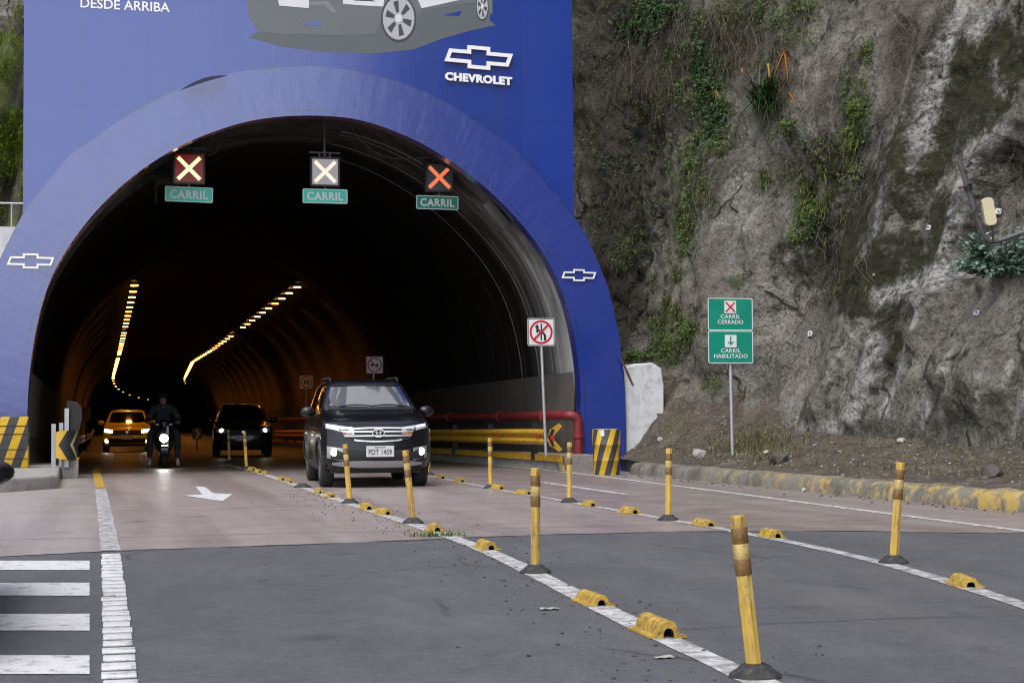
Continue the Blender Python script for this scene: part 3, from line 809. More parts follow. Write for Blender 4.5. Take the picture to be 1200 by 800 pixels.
RIDGES = [([(1195, 140), (1160, 180), (1135, 225), (1118, 290), (1100, 350), (1082, 400)], 15, .28), ([(1178, 200), (1150, 260), (1130, 330)], 20, -.38), ([(1000, 180), (965, 280), (945, 360), (935, 430)], 26, -.32),
          ([(838, 165), (805, 245), (792, 330), (788, 400)], 12, .18), ([(770, 180), (760, 300), (765, 400)], 30, -.30), ([(775, 492), (815, 497), (870, 503)], 9, .28), ([(775, 508), (820, 512), (880, 514)], 8, -.30),
          ([(905, 250), (930, 232), (965, 212)], 4, -.09), ([(1100, 350), (1140, 333), (1200, 318)], 12, .25), ([(1025, 400), (1012, 450), (995, 490)], 10, .14), ([(1048, 400), (1030, 460)], 10, -.14), ([(1120, 400), (1090, 470), (1070, 520)], 7, -.12),
          ([(1100, 20), (1075, 120), (1050, 220)], 14, .2), ([(1120, 90), (1100, 170), (1070, 260)], 12, -.2), ([(870, 200), (850, 300), (840, 420)], 24, .2), ([(905, 330), (890, 420), (895, 490)], 14, -.18), ([(980, 420), (960, 480)], 14, .16)]
STREAK = [([(1130, 5), (1112, 45), (1100, 80), (1092, 110), (1085, 140), (1080, 170)], 11, 1.0), ([(1175, 10), (1150, 22), (1140, 40)], 13, .9), ([(1196, 145), (1170, 170), (1150, 190), (1135, 225), (1122, 270), (1115, 300), (1108, 330), (1095, 360), (1085, 382)], 7, 1.0),
          ([(1112, 322), (1085, 328), (1060, 338), (1030, 350)], 16, .85), ([(1030, 396), (1022, 430), (1012, 460), (1005, 485), (980, 502)], 9, 1.0), ([(1060, 405), (1046, 450), (1034, 485)], 8, .85), ([(1115, 398), (1100, 430), (1085, 470), (1073, 502)], 3.2, .9),
          ([(1147, 440), (1144, 475)], 6, .8), ([(1184, 425), (1176, 452)], 6, .8), ([(1200, 460), (1185, 510)], 5, .8), ([(1000, 392), (985, 420), (973, 452)], 4, .8), ([(985, 498), (940, 502), (880, 507)], 8, .55), ([(1160, 158), (1138, 176)], 9, .8),
          ([(880, 200), (872, 260), (868, 310)], 26, .42), ([(755, 260), (750, 330)], 14, .35), ([(1045, 210), (1030, 240), (1012, 300)], 10, .5), ([(1075, 70), (1060, 130)], 10, .45), ([(925, 470), (905, 505)], 8, .5), ([(1165, 75), (1175, 110)], 10, .5), ([(960, 395), (950, 430)], 9, .5), ([(800, 490), (850, 500)], 10, .5), ([(1095, 120), (1070, 200)], 5, .7)]
def pix_disp(px, py):
    d = 0.0
    if px < 690 or px > 1280 or py > 560: return 0.0
    for L, w, a in RIDGES:
        q = seg_d(px, py, L) / w
        if q < 2.6: d += a * math.exp(-q * q)
    return d
def disp(y, z, k=0.0):
    d = 0.42 * fbm((y * .30, z * .16, 1.7 + k), 3) + 0.15 * fbm((y * 1.0 + z * .25, z * .38, 5), 3)
    r = 1 - abs(fbm((y * .9 + z * .33, z * .22, 9), 3)); d += 0.10 * (r - 0.7)
    d += 0.10 * fbm((y * 2.6, z * 1.9, 3), 4) + 0.06 * (1 - abs(fbm((y * 3.6 + z, z * 2.6 + y * .6, 13), 3)) * 2) + 0.028 * fbm((y * 12, z * 10, 6), 3)
    for fy, fz, ry, rz, a in FEAT:
        q = ((y - fy) / ry) ** 2 + ((z - fz) / rz) ** 2
        if q < 6: d += a * math.exp(-q)
    return d
cols = []
y = -60.0
while y < 14: cols.append((cliff_x0(y), y, -1.0, 0.0, 0.2, lean(y))); y += 2.0
while y < 34.6: cols.append((cliff_x0(y), y, -1.0, 0.0, 0.2, lean(y))); y += 0.07
cor = catmull([(10.55, 34.6, 0), (10.45, 35.4, 0), (10.2, 36.6, 0), (9.5, 38.2, 0), (7.0, 40.2, 0), (2.0, 41.0, 0), (-6, 41, 0)], 26)
for i, p in enumerate(cor[1:]):
    t = (cor[min(i + 2, len(cor) - 1)] - cor[i]).normalized()
    cols.append((p.x, p.y, t.y * -1, t.x, interp([(5.5, 7.6), (8.0, 6.4), (9.0, 5.2), (9.9, 2.5), (10.2, .2)], p.x), 0.10))
zz = [0, .12, .25] + [.38 + .068 * k for k in range(150)] + [10.7, 11.6, 13, 15, 18, 24, 32]
MOSS, WHITE, DEAD, SOIL = [], [], [], []
for px, py, rx, ry, a in ((1165, 60, 60, 60, 1.0), (1120, 110, 50, 70, .8), (1060, 190, 50, 60, .8), (1015, 330, 55, 60, .9), (1095, 300, 30, 50, .6), (990, 270, 40, 60, .7),
                          (930, 290, 30, 60, .5), (1045, 420, 25, 40, .6), (1130, 260, 40, 50, .5), (965, 180, 25, 35, .8), (1190, 200, 30, 40, .7), (1075, 350, 40, 30, .4), (900, 370, 25, 60, .35)):
    MOSS.append((px, py, rx, ry, a))
for px, py, rx, ry, a in ((720, 90, 70, 140, 1.0), (720, 330, 30, 110, .8), (800, 60, 50, 60, .6), (880, 60, 40, 60, .5), (1060, 60, 35, 60, .6), (1000, 220, 20, 60, .6), (930, 190, 30, 40, .5)):
    DEAD.append((px, py, rx, ry, a))
for px, py, rx, ry, a in ((770, 470, 45, 70, 1.0), (820, 500, 70, 35, 1.0), (850, 360, 40, 100, .7), (795, 330, 25, 90, .5)):
    SOIL.append((px, py, rx, ry, a))
def wsum(L, y, z): return min(1.0, sum(a * math.exp(-((y - fy) / ry) ** 2 - ((z - fz) / rz) ** 2) for fy, fz, ry, rz, a in L))
vs = []; fs = []; uvs = []; msk = []
arc = 0; nz = len(zz)
for i, (bx, by, nx, ny, zm, ln) in enumerate(cols):
    if i: arc += sqrt((bx - cols[i - 1][0]) ** 2 + (by - cols[i - 1][1]) ** 2)
    if by < 34.6: arc0 = arc
    for z in zz:
        zr = zm + z * (32 - zm) / 32
        d = disp(by if by < 34.6 else 34.55 + arc - arc0, zr)
        off = ln * zr - d * min(1, .25 + zr * .5)
        pxy = (9e3, 9e3)
        if by > 14 and zr < 11:
            pxy = proj((bx - nx * off, by - ny * off, zr)); off -= pix_disp(*pxy)
        vs.append((bx - nx * off, by - ny * off, zr))
        uvs.append((arc, zr))
        if pxy[0] < 2000: msk.append((wsum(MOSS, *pxy), min(1.0, sum(a * math.exp(-(seg_d(*pxy, L) / (w * .85)) ** 2) for L, w, a in STREAK)), wsum(DEAD, *pxy), wsum(SOIL, *pxy)))
        else: msk.append((.3, .1, .2, .2))
nc = len(cols)
fs = [(i * nz + j, i * nz + j + 1, (i + 1) * nz + j + 1, (i + 1) * nz + j) for i in range(nc - 1) for j in range(nz - 1)]
bvh = BVHTree.FromPolygons([Vector(v) for v in vs], fs)
me = bpy.data.meshes.new('cliff'); me.from_pydata(vs, [], fs)
at = me.attributes.new('dip', 'FLOAT_VECTOR', 'POINT'); at.data.foreach_set('vector', [c for u, v in uvs for c in (u, v, 0.0)])
at = me.attributes.new('cover', 'FLOAT_COLOR', 'POINT'); at.data.foreach_set('color', [c for m in msk for c in m])
g = G('cliff_rock')
def attr(g, n, out):
    a = g.n.new('ShaderNodeAttribute'); a.attribute_name = n; return a.outputs[out]
dip = attr(g, 'dip', 'Vector'); cov = attr(g, 'cover', 'Color')
sp = g.n.new('ShaderNodeSeparateColor'); g.l.new(cov, sp.inputs[0]); cm, cw, cd = sp.outputs; cs = attr(g, 'cover', 'Alpha')
def dipn(scale, detail, sx, sy, rough=.6, dist=0.0, shear=0.0):
    mp = g.n.new('ShaderNodeMapping'); g.l.new(dip, mp.inputs[0]); mp.inputs['Scale'].default_value = (sx, sy, 1); mp.inputs['Rotation'].default_value = (0, 0, shear)
    return g.noise(scale, detail, mp.outputs[0], rough, dist)
base_n = g.noise(0.9, 8, rough=0.68); fine = g.noise(9, 9, rough=0.72); strk = dipn(1.6, 7, 2.2, 0.22, .66, .3)
c = g.ramp(base_n, [(0.30, (0.045, 0.040, 0.032)), (0.46, (0.160, 0.147, 0.120)), (0.62, (0.38, 0.355, 0.305))])
c = g.mix(g.math('MULTIPLY', g.ramp(strk, [(0.44, 0.0), (0.62, 1.0)]), 0.45), c, (0.052, 0.045, 0.038))
c = g.mix(g.math('MULTIPLY', g.ramp(fine, [(0.44, 0.0), (0.64, 1.0)]), 0.6), c, (0.28, 0.262, 0.235))
c = g.mix(g.math('MULTIPLY', g.ramp(g.noise(17, 8, rough=.78), [(0.50, 0.0), (0.60, 1.0)]), 0.78), c, (0.034, 0.030, 0.025))
# old vegetation litter on the rock
dd = g.math('MULTIPLY', g.ramp(g.math('ADD', g.math('MULTIPLY', cd, 0.75), g.math('MULTIPLY', dipn(3.5, 8, 2.0, .4, .72), 0.7)), [(0.50, 0.0), (0.78, 1.0)]), 0.85)
c = g.mix(dd, c, g.ramp(g.noise(14, 6, rough=.7), [(0.35, (0.020, 0.017, 0.013)), (0.68, (0.095, 0.080, 0.062))]))
ss = g.ramp(g.math('ADD', g.math('MULTIPLY', cs, 0.6), g.math('MULTIPLY', g.noise(2.4, 7, rough=.65), 0.6)), [(0.50, 0.0), (0.74, 1.0)])
c = g.mix(g.math('MULTIPLY', ss, 0.7), c, g.ramp(g.noise(6, 8), [(0.3, (0.15, 0.125, 0.098)), (0.7, (0.29, 0.255, 0.215))]))
mossm = g.ramp(g.math('ADD', g.math('MULTIPLY', cm, 0.34), g.math('MULTIPLY', g.noise(2.3, 10, rough=.78), 0.95)), [(0.62, 0.0), (0.72, 1.0)])
c = g.mix(g.math('MULTIPLY', mossm, 0.92), c, g.ramp(g.noise(8, 7, rough=.7), [(0.34, (0.010, 0.010, 0.004)), (0.54, (0.030, 0.029, 0.009)), (0.72, (0.075, 0.075, 0.020))]))
whm = g.ramp(g.math('ADD', g.math('MULTIPLY', cw, 0.36), g.math('MULTIPLY', dipn(3.0, 10, 2.2, .8, .8, .7, .30), 0.85)), [(0.50, 0.0), (0.70, 1.0)])
wh2 = g.math('MULTIPLY', g.ramp(g.noise(10, 10, rough=.8), [(0.42, 0.10), (0.52, 1.0)]), g.ramp(g.noise(3.2, 8, rough=.75), [(0.38, 0.3), (0.50, 1.0)]))
c = g.mix(g.math('MULTIPLY', g.math('MULTIPLY', whm, wh2), 0.92), c, (0.52, 0.51, 0.49))
# steel net: a fine diagonal mesh over part of the face
mp = g.n.new('ShaderNodeMapping'); g.l.new(dip, mp.inputs[0]); mp.inputs['Rotation'].default_value = (0, 0, RAD(45)); mp.inputs['Scale'].default_value = (15, 15, 1)
wob = g.n.new('ShaderNodeVectorMath'); wob.operation = 'ADD'; g.l.new(mp.outputs[0], wob.inputs[0])
wn_ = g.n.new('ShaderNodeTexNoise'); wn_.inputs['Scale'].default_value = 1.3; g.l.new(dip, wn_.inputs['Vector'])
wm = g.n.new('ShaderNodeVectorMath'); wm.operation = 'SCALE'; wm.inputs['Scale'].default_value = 1.5; g.l.new(wn_.outputs['Color'], wm.inputs[0]); g.l.new(wm.outputs[0], wob.inputs[1])
xs_ = g.xyz(wob.outputs[0])
def line(sock): return g.math('ABSOLUTE', g.math('SUBTRACT', g.math('FRACT', sock), 0.5))
net = g.math('MAXIMUM', g.ramp(line(xs_[0]), [(0.36, 0.0), (0.46, 1.0)]), g.ramp(line(xs_[1]), [(0.36, 0.0), (0.46, 1.0)]))
netm = g.math('MULTIPLY', net, g.ramp(g.noise(0.5, 4), [(0.42, 0.15), (0.58, 0.75)]))
netm = g.math('MULTIPLY', netm, g.math('SUBTRACT', 1.0, mossm, True))
c = g.mix(g.math('MULTIPLY', netm, g.math('ADD', 0.12, g.math('MULTIPLY', cs, 0.45))), c, (0.26, 0.245, 0.23))
g.set(col=c, rough=0.92, spec=0.25)
ckv = g.n.new('ShaderNodeMapping'); g.l.new(dip, ckv.inputs[0]); ckv.inputs['Scale'].default_value = (1.5, .75, 1); ckv.inputs['Rotation'].default_value = (0, 0, .35)
cwob = g.n.new('ShaderNodeTexNoise'); cwob.inputs['Scale'].default_value = 2.2; cwob.inputs['Detail'].default_value = 6; g.l.new(dip, cwob.inputs['Vector'])
crack = g.ramp(g.voro(1.0, g.mix(0.30, ckv.outputs[0], cwob.outputs['Color']), 'DISTANCE_TO_EDGE'), [(0.0, 1.0), (0.035, 0.0)])
crack = g.math('MULTIPLY', crack, g.ramp(g.noise(1.1, 5), [(0.45, 0.0), (0.58, 1.0)]))
c = g.mix(g.math('MULTIPLY', crack, 0.75), c, (0.018, 0.015, 0.012)); g.set(col=c)
hgt = g.math('ADD', g.math('MULTIPLY', base_n, 1.5), g.math('ADD', g.math('MULTIPLY', fine, 0.55), g.math('ADD', g.math('MULTIPLY', crack, -0.5), g.math('MULTIPLY', mossm, 0.25))))
g.bump(hgt, 1.0, 0.24)
struct(link_mesh('cliff', me, g.m, None, 180))

# hillside behind the portal, with grass at the left
g = G('hillside')
mz = g.noise(0.8, 8, rough=.66)
c = g.ramp(mz, [(0.34, (0.055, 0.048, 0.040)), (0.50, (0.14, 0.12, 0.10)), (0.56, (0.13, 0.17, 0.035)), (0.72, (0.24, 0.31, 0.055))])
c = g.mix(g.math('MULTIPLY', g.noise(6, 8, rough=.7), 0.6), c, (0.03, 0.03, 0.018))
g.set(col=c, rough=0.95); g.bump(g.noise(3, 9, rough=.7), 1.0, 0.3)
def hill_pt(u, v):
    x = -60 + 68 * u
    if u > .8: x = -5.6 + 15 * (u - .8) / .2
    z = 26 * v
    zmin = -0.1 if x < -1.9 else (5.0 if x < -1.45 else 7.5)
    z = zmin + (26 - zmin) * v
    y = 37.5 + z * 0.42 + 0.9 * fbm((x * .3, z * .3, 2), 4) + max(0, -x - 8) * -0.12
    return (x, max(y, 34.5), z)
hill = struct(MB().grid(hill_pt, 110, 60).build('hillside', g.m, None, 180, fix=False))

# bank of debris between kerb and cliff
g = G('bank_soil')
lit = g.voro(26, out='Color'); bw = g.n.new('ShaderNodeRGBToBW'); g.l.new(lit, bw.inputs[0])
c = g.ramp(g.noise(2.2, 8, rough=.68), [(0.3, (0.034, 0.025, 0.017)), (0.52, (0.088, 0.066, 0.049)), (0.7, (0.175, 0.140, 0.110))])
c = g.mix(g.ramp(g.noise(5, 6, rough=.7), [(0.45, 0.05), (0.65, 0.6)]), c, g.ramp(bw.outputs[0], [(0.2, (0.035, 0.028, 0.022)), (0.6, (0.14, 0.115, 0.095)), (0.9, (0.34, 0.31, 0.28))]))
c = g.mix(g.math('MULTIPLY', g.ramp(g.noise(1.1, 6), [(0.55, 0.0), (0.68, 1.0)]), 0.6), c, (0.06, 0.07, 0.02))
g.set(col=c, rough=0.95); g.bump(g.math('ADD', g.noise(5, 9, rough=.7), g.math('MULTIPLY', bw.outputs[0], 0.35)), 1.0, 0.09)
def bank_z(y, t):
    toe = interp([(-60, .5), (16, .55), (22, .62), (26, .85), (29, 1.0), (31, 1.25), (32.5, 1.95), (34, 2.4)], y)
    return 0.20 + (toe - 0.20) * t ** 1.25 + (0.10 * fbm((y * 1.1, t * 3, 4), 4) + 0.045 * fbm((y * 4, t * 9, 8), 4)) * min(1, t * 5)
def bank_pt(u, v):
    y = 34.2 - (u * 22 if u < .9 else 19.8 + (u - .9) / .1 * 74)
    xa = kerb_x(min(y, 29.7)) + 0.30 if y < 29.9 else 9.63 + (y - 29.9) * 0.14
    xb = cliff_x0(y) + lean(y) * 1.0 + 0.5
    return (xa + (xb - xa) * v, y, bank_z(y, v) + max(0, v - .8) * 0.8)
bank = struct(MB().grid(bank_pt, 330, 46).build('debris_bank', g.m, None, 180, fix=False))
bvh_bank = BVHTree.FromPolygons([v.co.copy() for v in bank.data.vertices], [tuple(p.vertices) for p in bank.data.polygons])
def hit(px, py, both=False):
    d = ray(px, py)
    best = None
    for T in ((bvh, bvh_bank) if both else (bvh,)):
        loc, nrm, idx, dist = T.ray_cast(CAMP, d)
        if loc is not None and (best is None or dist < best[2]):
            if nrm.dot(d) > 0: nrm = -nrm
            best = (loc, nrm, dist)
    return best

# white washed wing wall beside the arch
wing = thing('wing_wall', 'small white washed concrete wall between the blue arch foot and the cliff', 'wall', (10.25, FACE - .05, 0.3))
wpix = [(729, 560), (729, 432), (745, 426), (764, 425), (775, 432), (778, 452), (778, 560)]
wp = [(p.x, p.z) for p in (ony(a, b, FACE - .05) for a, b in wpix)]
wq = offset_poly(wp, 0.03)
mb = MB()
mp_ = lambda x, z, d: (x - 10.25, d, z - 0.3)
n_ = len(wp)
mb.add([mp_(*p, -.03) for p in wq] + [mp_(*p, 0) for p in wp] + [mp_(*p, .9) for p in wp], [tuple(range(n_))] + [(i, n_ + i, n_ + (i + 1) % n_, (i + 1) % n_) for i in range(n_)] + [(n_ + i, 2 * n_ + i, 2 * n_ + (i + 1) % n_, n_ + (i + 1) % n_) for i in range(n_)])
mb.build('wall_body', M['white_plaster'], wing, None)
stk = MB(); p0, p1 = ony(727, 418, FACE - .25), ony(742, 452, FACE - .35)
stk.tube([p0, p0.lerp(p1, .5) + Vector((.01, 0, -.02)), p1], [.016, .028, .02], 6)
tag(stk.build('broken_stick', plain('dead_wood', (0.09, 0.05, 0.038), 0.9, 0, .3), None, 60), 'dark broken stick hanging beside the blue arch over the white wall', 'stick')

# ------------------------------------------------------------------ vegetation on the cliff
def leafmat(name, lo, hi, tr=0.0):
    g = G(name); g.set(col=g.ramp(g.rand(), [(0.0, lo), (0.6, tuple((a + b) / 2 for a, b in zip(lo, hi))), (1.0, hi)]), rough=0.55, spec=0.3)
    return g.m
L_DARK = leafmat('dark_green_leaf', (0.014, 0.034, 0.010), (0.055, 0.112, 0.028))
L_MID = leafmat('green_leaf', (0.026, 0.050, 0.011), (0.115, 0.180, 0.036))
L_BRIGHT = leafmat('bright_green_leaf', (0.035, 0.065, 0.010), (0.125, 0.185, 0.034))
L_BLUE = leafmat('blue_green_leaf', (0.060, 0.115, 0.085), (0.235, 0.350, 0.270))
L_DRY = leafmat('dry_stem', (0.040, 0.032, 0.024), (0.190, 0.160, 0.120))
L_TWIG = leafmat('grey_twig', (0.055, 0.042, 0.038), (0.220, 0.185, 0.165))
L_STRAW = leafmat('straw', (0.10, 0.095, 0.045), (0.26, 0.24, 0.13))
def leaf(mb, p, d, n, ln, w):
    d = d.normalized(); s = d.cross(n)
    s = s.normalized() if s.length > 1e-5 else d.orthogonal().normalized()
    m = p + d * ln * .5 + n * ln * .08
    mb.add([p, m + s * w, p + d * ln, m - s * w], [(0, 1, 2, 3)])
def rvec(rng): 
    v = Vector((rng.gauss(0, 1), rng.gauss(0, 1), rng.gauss(0, 1))); return v.normalized()
def blade(mb, p, d, ln, w, droop, rng, seg=4):
    d = d.normalized(); s = d.cross(Vector((0, 0, 1)))
    s = (s.normalized() if s.length > 1e-4 else Vector((1, 0, 0)))
    vs = []; q = p.copy(); dd = d.copy()
    for k in range(seg + 1):
        ww = w * (1 - (k / seg) ** 1.6) + 0.0008
        vs += [q - s * ww, q + s * ww]
        q = q + dd * (ln / seg); dd = (dd + Vector((0, 0, -droop / seg))).normalized()
    mb.add(vs, [(2 * k, 2 * k + 1, 2 * k + 3, 2 * k + 2) for k in range(seg)])
def strand(mb, P, N, ln, r, rng, seg=7, out=.06, side=.5, n=3):
    pts = []; p = P.copy(); drift = rng.gauss(0, side)
    for k in range(seg + 1):
        pts.append(p.copy())
        step = ln / seg
        p = p + Vector((0, 0, -step)) + Vector((0.35, -1, 0)).normalized() * (drift + rng.gauss(0, side * 1.2)) * step * .5
        loc, nrm, i_, d_ = bvh.find_nearest(p)
        if loc is None: break
        if nrm.x > 0: nrm = -nrm
        p = loc + nrm * out * (.4 + rng.random())
    if len(pts) > 2: mb.tube(pts, [r * (1 - .6 * k / len(pts)) for k in range(len(pts))], n, caps=False)
rng = random.Random(11)
def scatter(rects):
    """random point of the cliff inside weighted ellipses of the view"""
    tot = sum(r[4] for r in rects); t = rng.random() * tot
    for cx, cy, rx, ry, w in rects:
        t -= w
        if t <= 0: break
    a = rng.random() * 2 * pi; q = sqrt(rng.random())
    return hit(cx + rx * q * cos(a), cy + ry * q * sin(a))
mb = MB()
vc = None
for i in range(900):
    if vc is None or rng.random() < .08: vc = scatter([(720, 60, 60, 110, 5), (710, 230, 40, 110, 2.2), (790, 40, 60, 70, 2.2), (880, 50, 60, 60, 2.0), (840, 200, 40, 80, 1.0), (960, 60, 40, 70, 1.0)])
    if vc is None: continue
    q = bvh.find_nearest(vc[0] + Vector((0, rng.gauss(0, .22), rng.gauss(0, .10))))
    if q[0] is not None: strand(mb, q[0] + vc[1] * .06, vc[1], rng.uniform(.3, 1.5), rng.uniform(.003, .008), rng, out=.16)
tag(mb.build('dead_vines', L_DRY, None, 180, fix=False), 'tangle of dry brown vines hanging down the rock beside the hoarding', 'vines', kind='stuff')
mb = MB()
for i in range(520):
    h = scatter([(1065, 50, 40, 75, 3), (1045, 130, 30, 50, 1), (1000, 230, 30, 90, 1.4), (960, 300, 25, 60, .8), (945, 150, 40, 50, 1.0), (830, 160, 50, 60, 1), (1190, 230, 14, 60, .4)])
    if h: strand(mb, h[0] + h[1] * .05, h[1], rng.uniform(.2, .8), rng.uniform(.003, .006), rng, out=.10, side=1.1, seg=6)
tag(mb.build('dead_twigs', L_TWIG, None, 180, fix=False), 'grey matted dead twigs clinging to the cliff face', 'twigs', kind='stuff')
mb = MB()
tuft = None
for i in range(4600):
    if tuft is None or rng.random() < .035: tuft = None
    if tuft is None: tuft = scatter([(790, 390, 30, 40, 3), (775, 340, 25, 60, 1), (1003, 150, 13, 75, 2.6), (1010, 70, 10, 40, .8), (985, 330, 25, 80, 1.5), (950, 240, 25, 50, 1.6), (735, 420, 20, 12, 1.0), (880, 40, 50, 45, 1.6), (925, 20, 30, 25, .8), (830, 240, 35, 50, 1.2), (860, 450, 20, 40, .4), (910, 200, 30, 50, .6)])
    if tuft is None: continue
    q = tuft[0] + Vector((rng.gauss(0, .03), rng.gauss(0, .10), rng.gauss(0, .10))); nr = bvh.find_nearest(q)
    h = (nr[0], tuft[1]) if nr[0] is not None else None
    if h: blade(mb, h[0], h[1] + Vector((0, 0, rng.uniform(-.4, .9))) + rvec(rng) * .6, rng.uniform(.08, .30), .0055, rng.uniform(.8, 2.4), rng)
tag(mb.build('cliff_grass', leafmat('cliff_grass_blade', (0.045, 0.065, 0.016), (0.21, 0.23, 0.070)), None, 180, fix=False), 'wisps of green and straw grass growing on the cliff ledges', 'grass', kind='stuff')

def creeper(name, label, cat, blobs, mat, n, size, stems=True, group=None):
    h0 = hit(blobs[0][0], blobs[0][1]); base = h0[0]
    t = thing(name, label, cat, base, 0, group)
    mb = MB(); st = MB()
    for cx, cy, rx, ry, w in blobs:
        for k in range(int(n * w * 1.5)):
            a = rng.random() * 2 * pi; q = rng.random() ** .65 * rng.uniform(.7, 1.35)
            h = hit(cx + rx * q * cos(a), cy + ry * q * sin(a))
            if not h: continue
            dpt = rng.random() ** 1.5 * .26 * (1.1 - q)
            dens = fbm(h[0] * 2.6, 3)
            if dens < -0.12 and rng.random() < .75: continue
            p = h[0] + h[1] * (.03 + dpt) - base
            nn = (h[1] + Vector((0, 0, .7)) + rvec(rng) * .75).normalized()
            dd = (Vector((0, 0, -.7)) + rvec(rng))
            dd = dd - nn * dd.dot(nn)
            leaf(mb, p, dd, nn, size * .72 * rng.uniform(.5, 1.5), size * .72 * rng.uniform(.22, .42))
        if False:
            for k in range(int(6 * w) + 2):
                h = hit(cx + rng.uniform(-rx, rx) * .6, cy - ry * rng.uniform(.2, .9))
                if h:
                    pts = []; p = h[0] + h[1] * .05
                    for s_ in range(5):
                        pts.append(p - base); p = p + Vector((rng.gauss(0, .04), rng.gauss(0, .05), -.14))
                    st.tube(pts, .006, 4, caps=False)
    if not mb.f: return t
    mb.build('foliage', mat, t, None, fix=False)
    if st.f: st.build('stems', L_DRY, t, 60, fix=False)
    return t
creeper('creeper', 'dark green creeper cascading down the cliff left of the yellow dead leaf', 'creeper', [(833, 95, 22, 45, 1.2), (838, 140, 16, 30, .8), (825, 60, 16, 25, .5)], L_DARK, 1100, .085)
creeper('creeper', 'mid green creeper trailing in a narrow strip above the white wing wall', 'creeper', [(815, 190, 18, 35, .8), (805, 235, 12, 35, .7), (800, 275, 9, 28, .4), (845, 172, 14, 14, .4)], L_MID, 800, .07)
creeper('leafy_bush', 'dark leafy bush at the top of the cliff nearest the hoarding', 'bush', [(757, 25, 32, 28, 1.2), (775, 8, 30, 14, .8), (738, 35, 14, 14, .4)], L_DARK, 900, .09)
creeper('creeper', 'small green creeper patch on dark rock right of the hoarding edge', 'creeper', [(742, 290, 22, 20, .9), (725, 308, 12, 10, .4), (752, 270, 10, 10, .3)], L_MID, 600, .075)
creeper('grass_tuft', 'bright green leafy tuft low on the cliff above the sign with the arrow', 'plant', [(795, 392, 26, 20, 1.0), (785, 415, 18, 14, .5), (815, 382, 12, 10, .4)], L_MID, 500, .075)
creeper('leafy_tuft', 'bright green tuft trailing down the middle of the grey cliff', 'plant', [(1008, 128, 12, 16, .8), (1000, 160, 10, 26, .6), (1020, 60, 8, 18, .3)], L_BRIGHT, 600, .065)
creeper('leafy_tuft', 'pale green tuft halfway up the cliff beside mossy patches', 'plant', [(945, 258, 16, 16, .7), (958, 245, 10, 12, .4), (935, 275, 10, 10, .3)], L_BRIGHT, 600, .065)
creeper('leafy_tuft', 'small bright green tuft beneath the spiky plant', 'plant', [(926, 148, 12, 9, .7)], L_BRIGHT, 420, .07)
creeper('leafy_bush', 'scrubby olive bush hanging over the top edge above the spiky plant', 'bush', [(925, 25, 24, 22, .8), (945, 8, 20, 14, .6), (900, 20, 14, 18, .4)], L_MID, 500, .07)
creeper('creeper', 'green creeper strip along the foot of the cliff over the white wing wall', 'creeper', [(742, 418, 20, 7, .8), (768, 414, 14, 8, .5)], L_MID, 420, .07)
creeper('leafy_tuft', 'short green tuft on shotcrete left of the twin green sign', 'plant', [(838, 452, 14, 14, .5), (868, 330, 10, 12, .3)], L_MID, 300, .06)

mb = MB()
for i in range(20000):
    h = scatter([(760, 60, 70, 90, 3), (730, 200, 45, 110, 2), (820, 120, 50, 110, 3), (800, 260, 24, 70, 1.2), (890, 40, 70, 50, 2), (790, 400, 30, 40, 1), (1000, 150, 22, 90, 1), (945, 260, 25, 40, .6), (930, 180, 40, 40, .6)])
    if not h or fbm(h[0] * 1.7 + Vector((3, 0, 0)), 3) < .02: continue
    nn = (h[1] + Vector((0, 0, .7)) + rvec(rng) * .8).normalized(); dd = Vector((0, 0, -.6)) + rvec(rng); dd = dd - nn * dd.dot(nn)
    leaf(mb, h[0] + h[1] * rng.uniform(.02, .16), dd, nn, rng.uniform(.03, .075), rng.uniform(.010, .022))
tag(mb.build('undergrowth', leafmat('undergrowth_leaf', (0.022, 0.040, 0.010), (0.120, 0.165, 0.038)), None, None, fix=False), 'thin scattered green undergrowth creeping over the dark upper cliff', 'undergrowth', kind='stuff')
def spiky(px, py):
    h = hit(px, py); base = h[0]
    t = thing('spiky_plant', 'dark spiky rosette plant growing from the cliff among dead yellow leaves', 'plant', base)
    mb = MB()
    for k in range(420):
        d = (h[1] * .5 + Vector((0, 0, .25)) + rvec(rng)).normalized()
        blade(mb, h[1] * .04 + Vector((.97, -.23, 0)) * rng.uniform(-.42, .36) + Vector((0, 0, rng.uniform(-.26, .14))), d, rng.uniform(.34, .66), .016, rng.uniform(.5, 1.5), rng)
    mb.build('leaves', L_DARK, t, None, fix=False)
    return t
spiky(908, 112)
def dead_leaf(px, py, w, h_, col, label):
    h = hit(px, py); base = h[0] + h[1] * .12
    mb = MB()
    for k in range(9):
        d = Vector((rng.gauss(0, .55), rng.gauss(0, .35), -.8))
        blade(mb, Vector((rng.gauss(0, w * .15), rng.gauss(0, w * .15), abs(h_) * .5)) + h[1] * .25, d, abs(h_) * rng.uniform(.7, 1.5), .018, .5, rng)
    o = mb.build('dead_leaf', leafmat('dead_leaf_' + label.split()[0], tuple(c * .55 for c in col), col), None, None, fix=False)
    o.location = base; tag(o, label, 'dead leaf')
dead_leaf(909, 84, .12, .22, (0.50, 0.36, 0.08), 'yellow dead leaf spray standing over the spiky plant')
dead_leaf(930, 75, .08, .55, (0.34, 0.14, 0.035), 'rusty dead leaf hanging tall and narrow beside the spiky plant')
dead_leaf(938, 121, .08, .26, (0.46, 0.22, 0.05), 'orange dead leaf drooping under the spiky plant')
dead_leaf(846, 117, .07, .20, (0.50, 0.38, 0.16), 'straw coloured dead leaf caught in the dark creeper')
dead_leaf(882, 95, .06, .08, (0.42, 0.16, 0.04), 'tiny orange dead leaf at the left tip of the spiky plant')

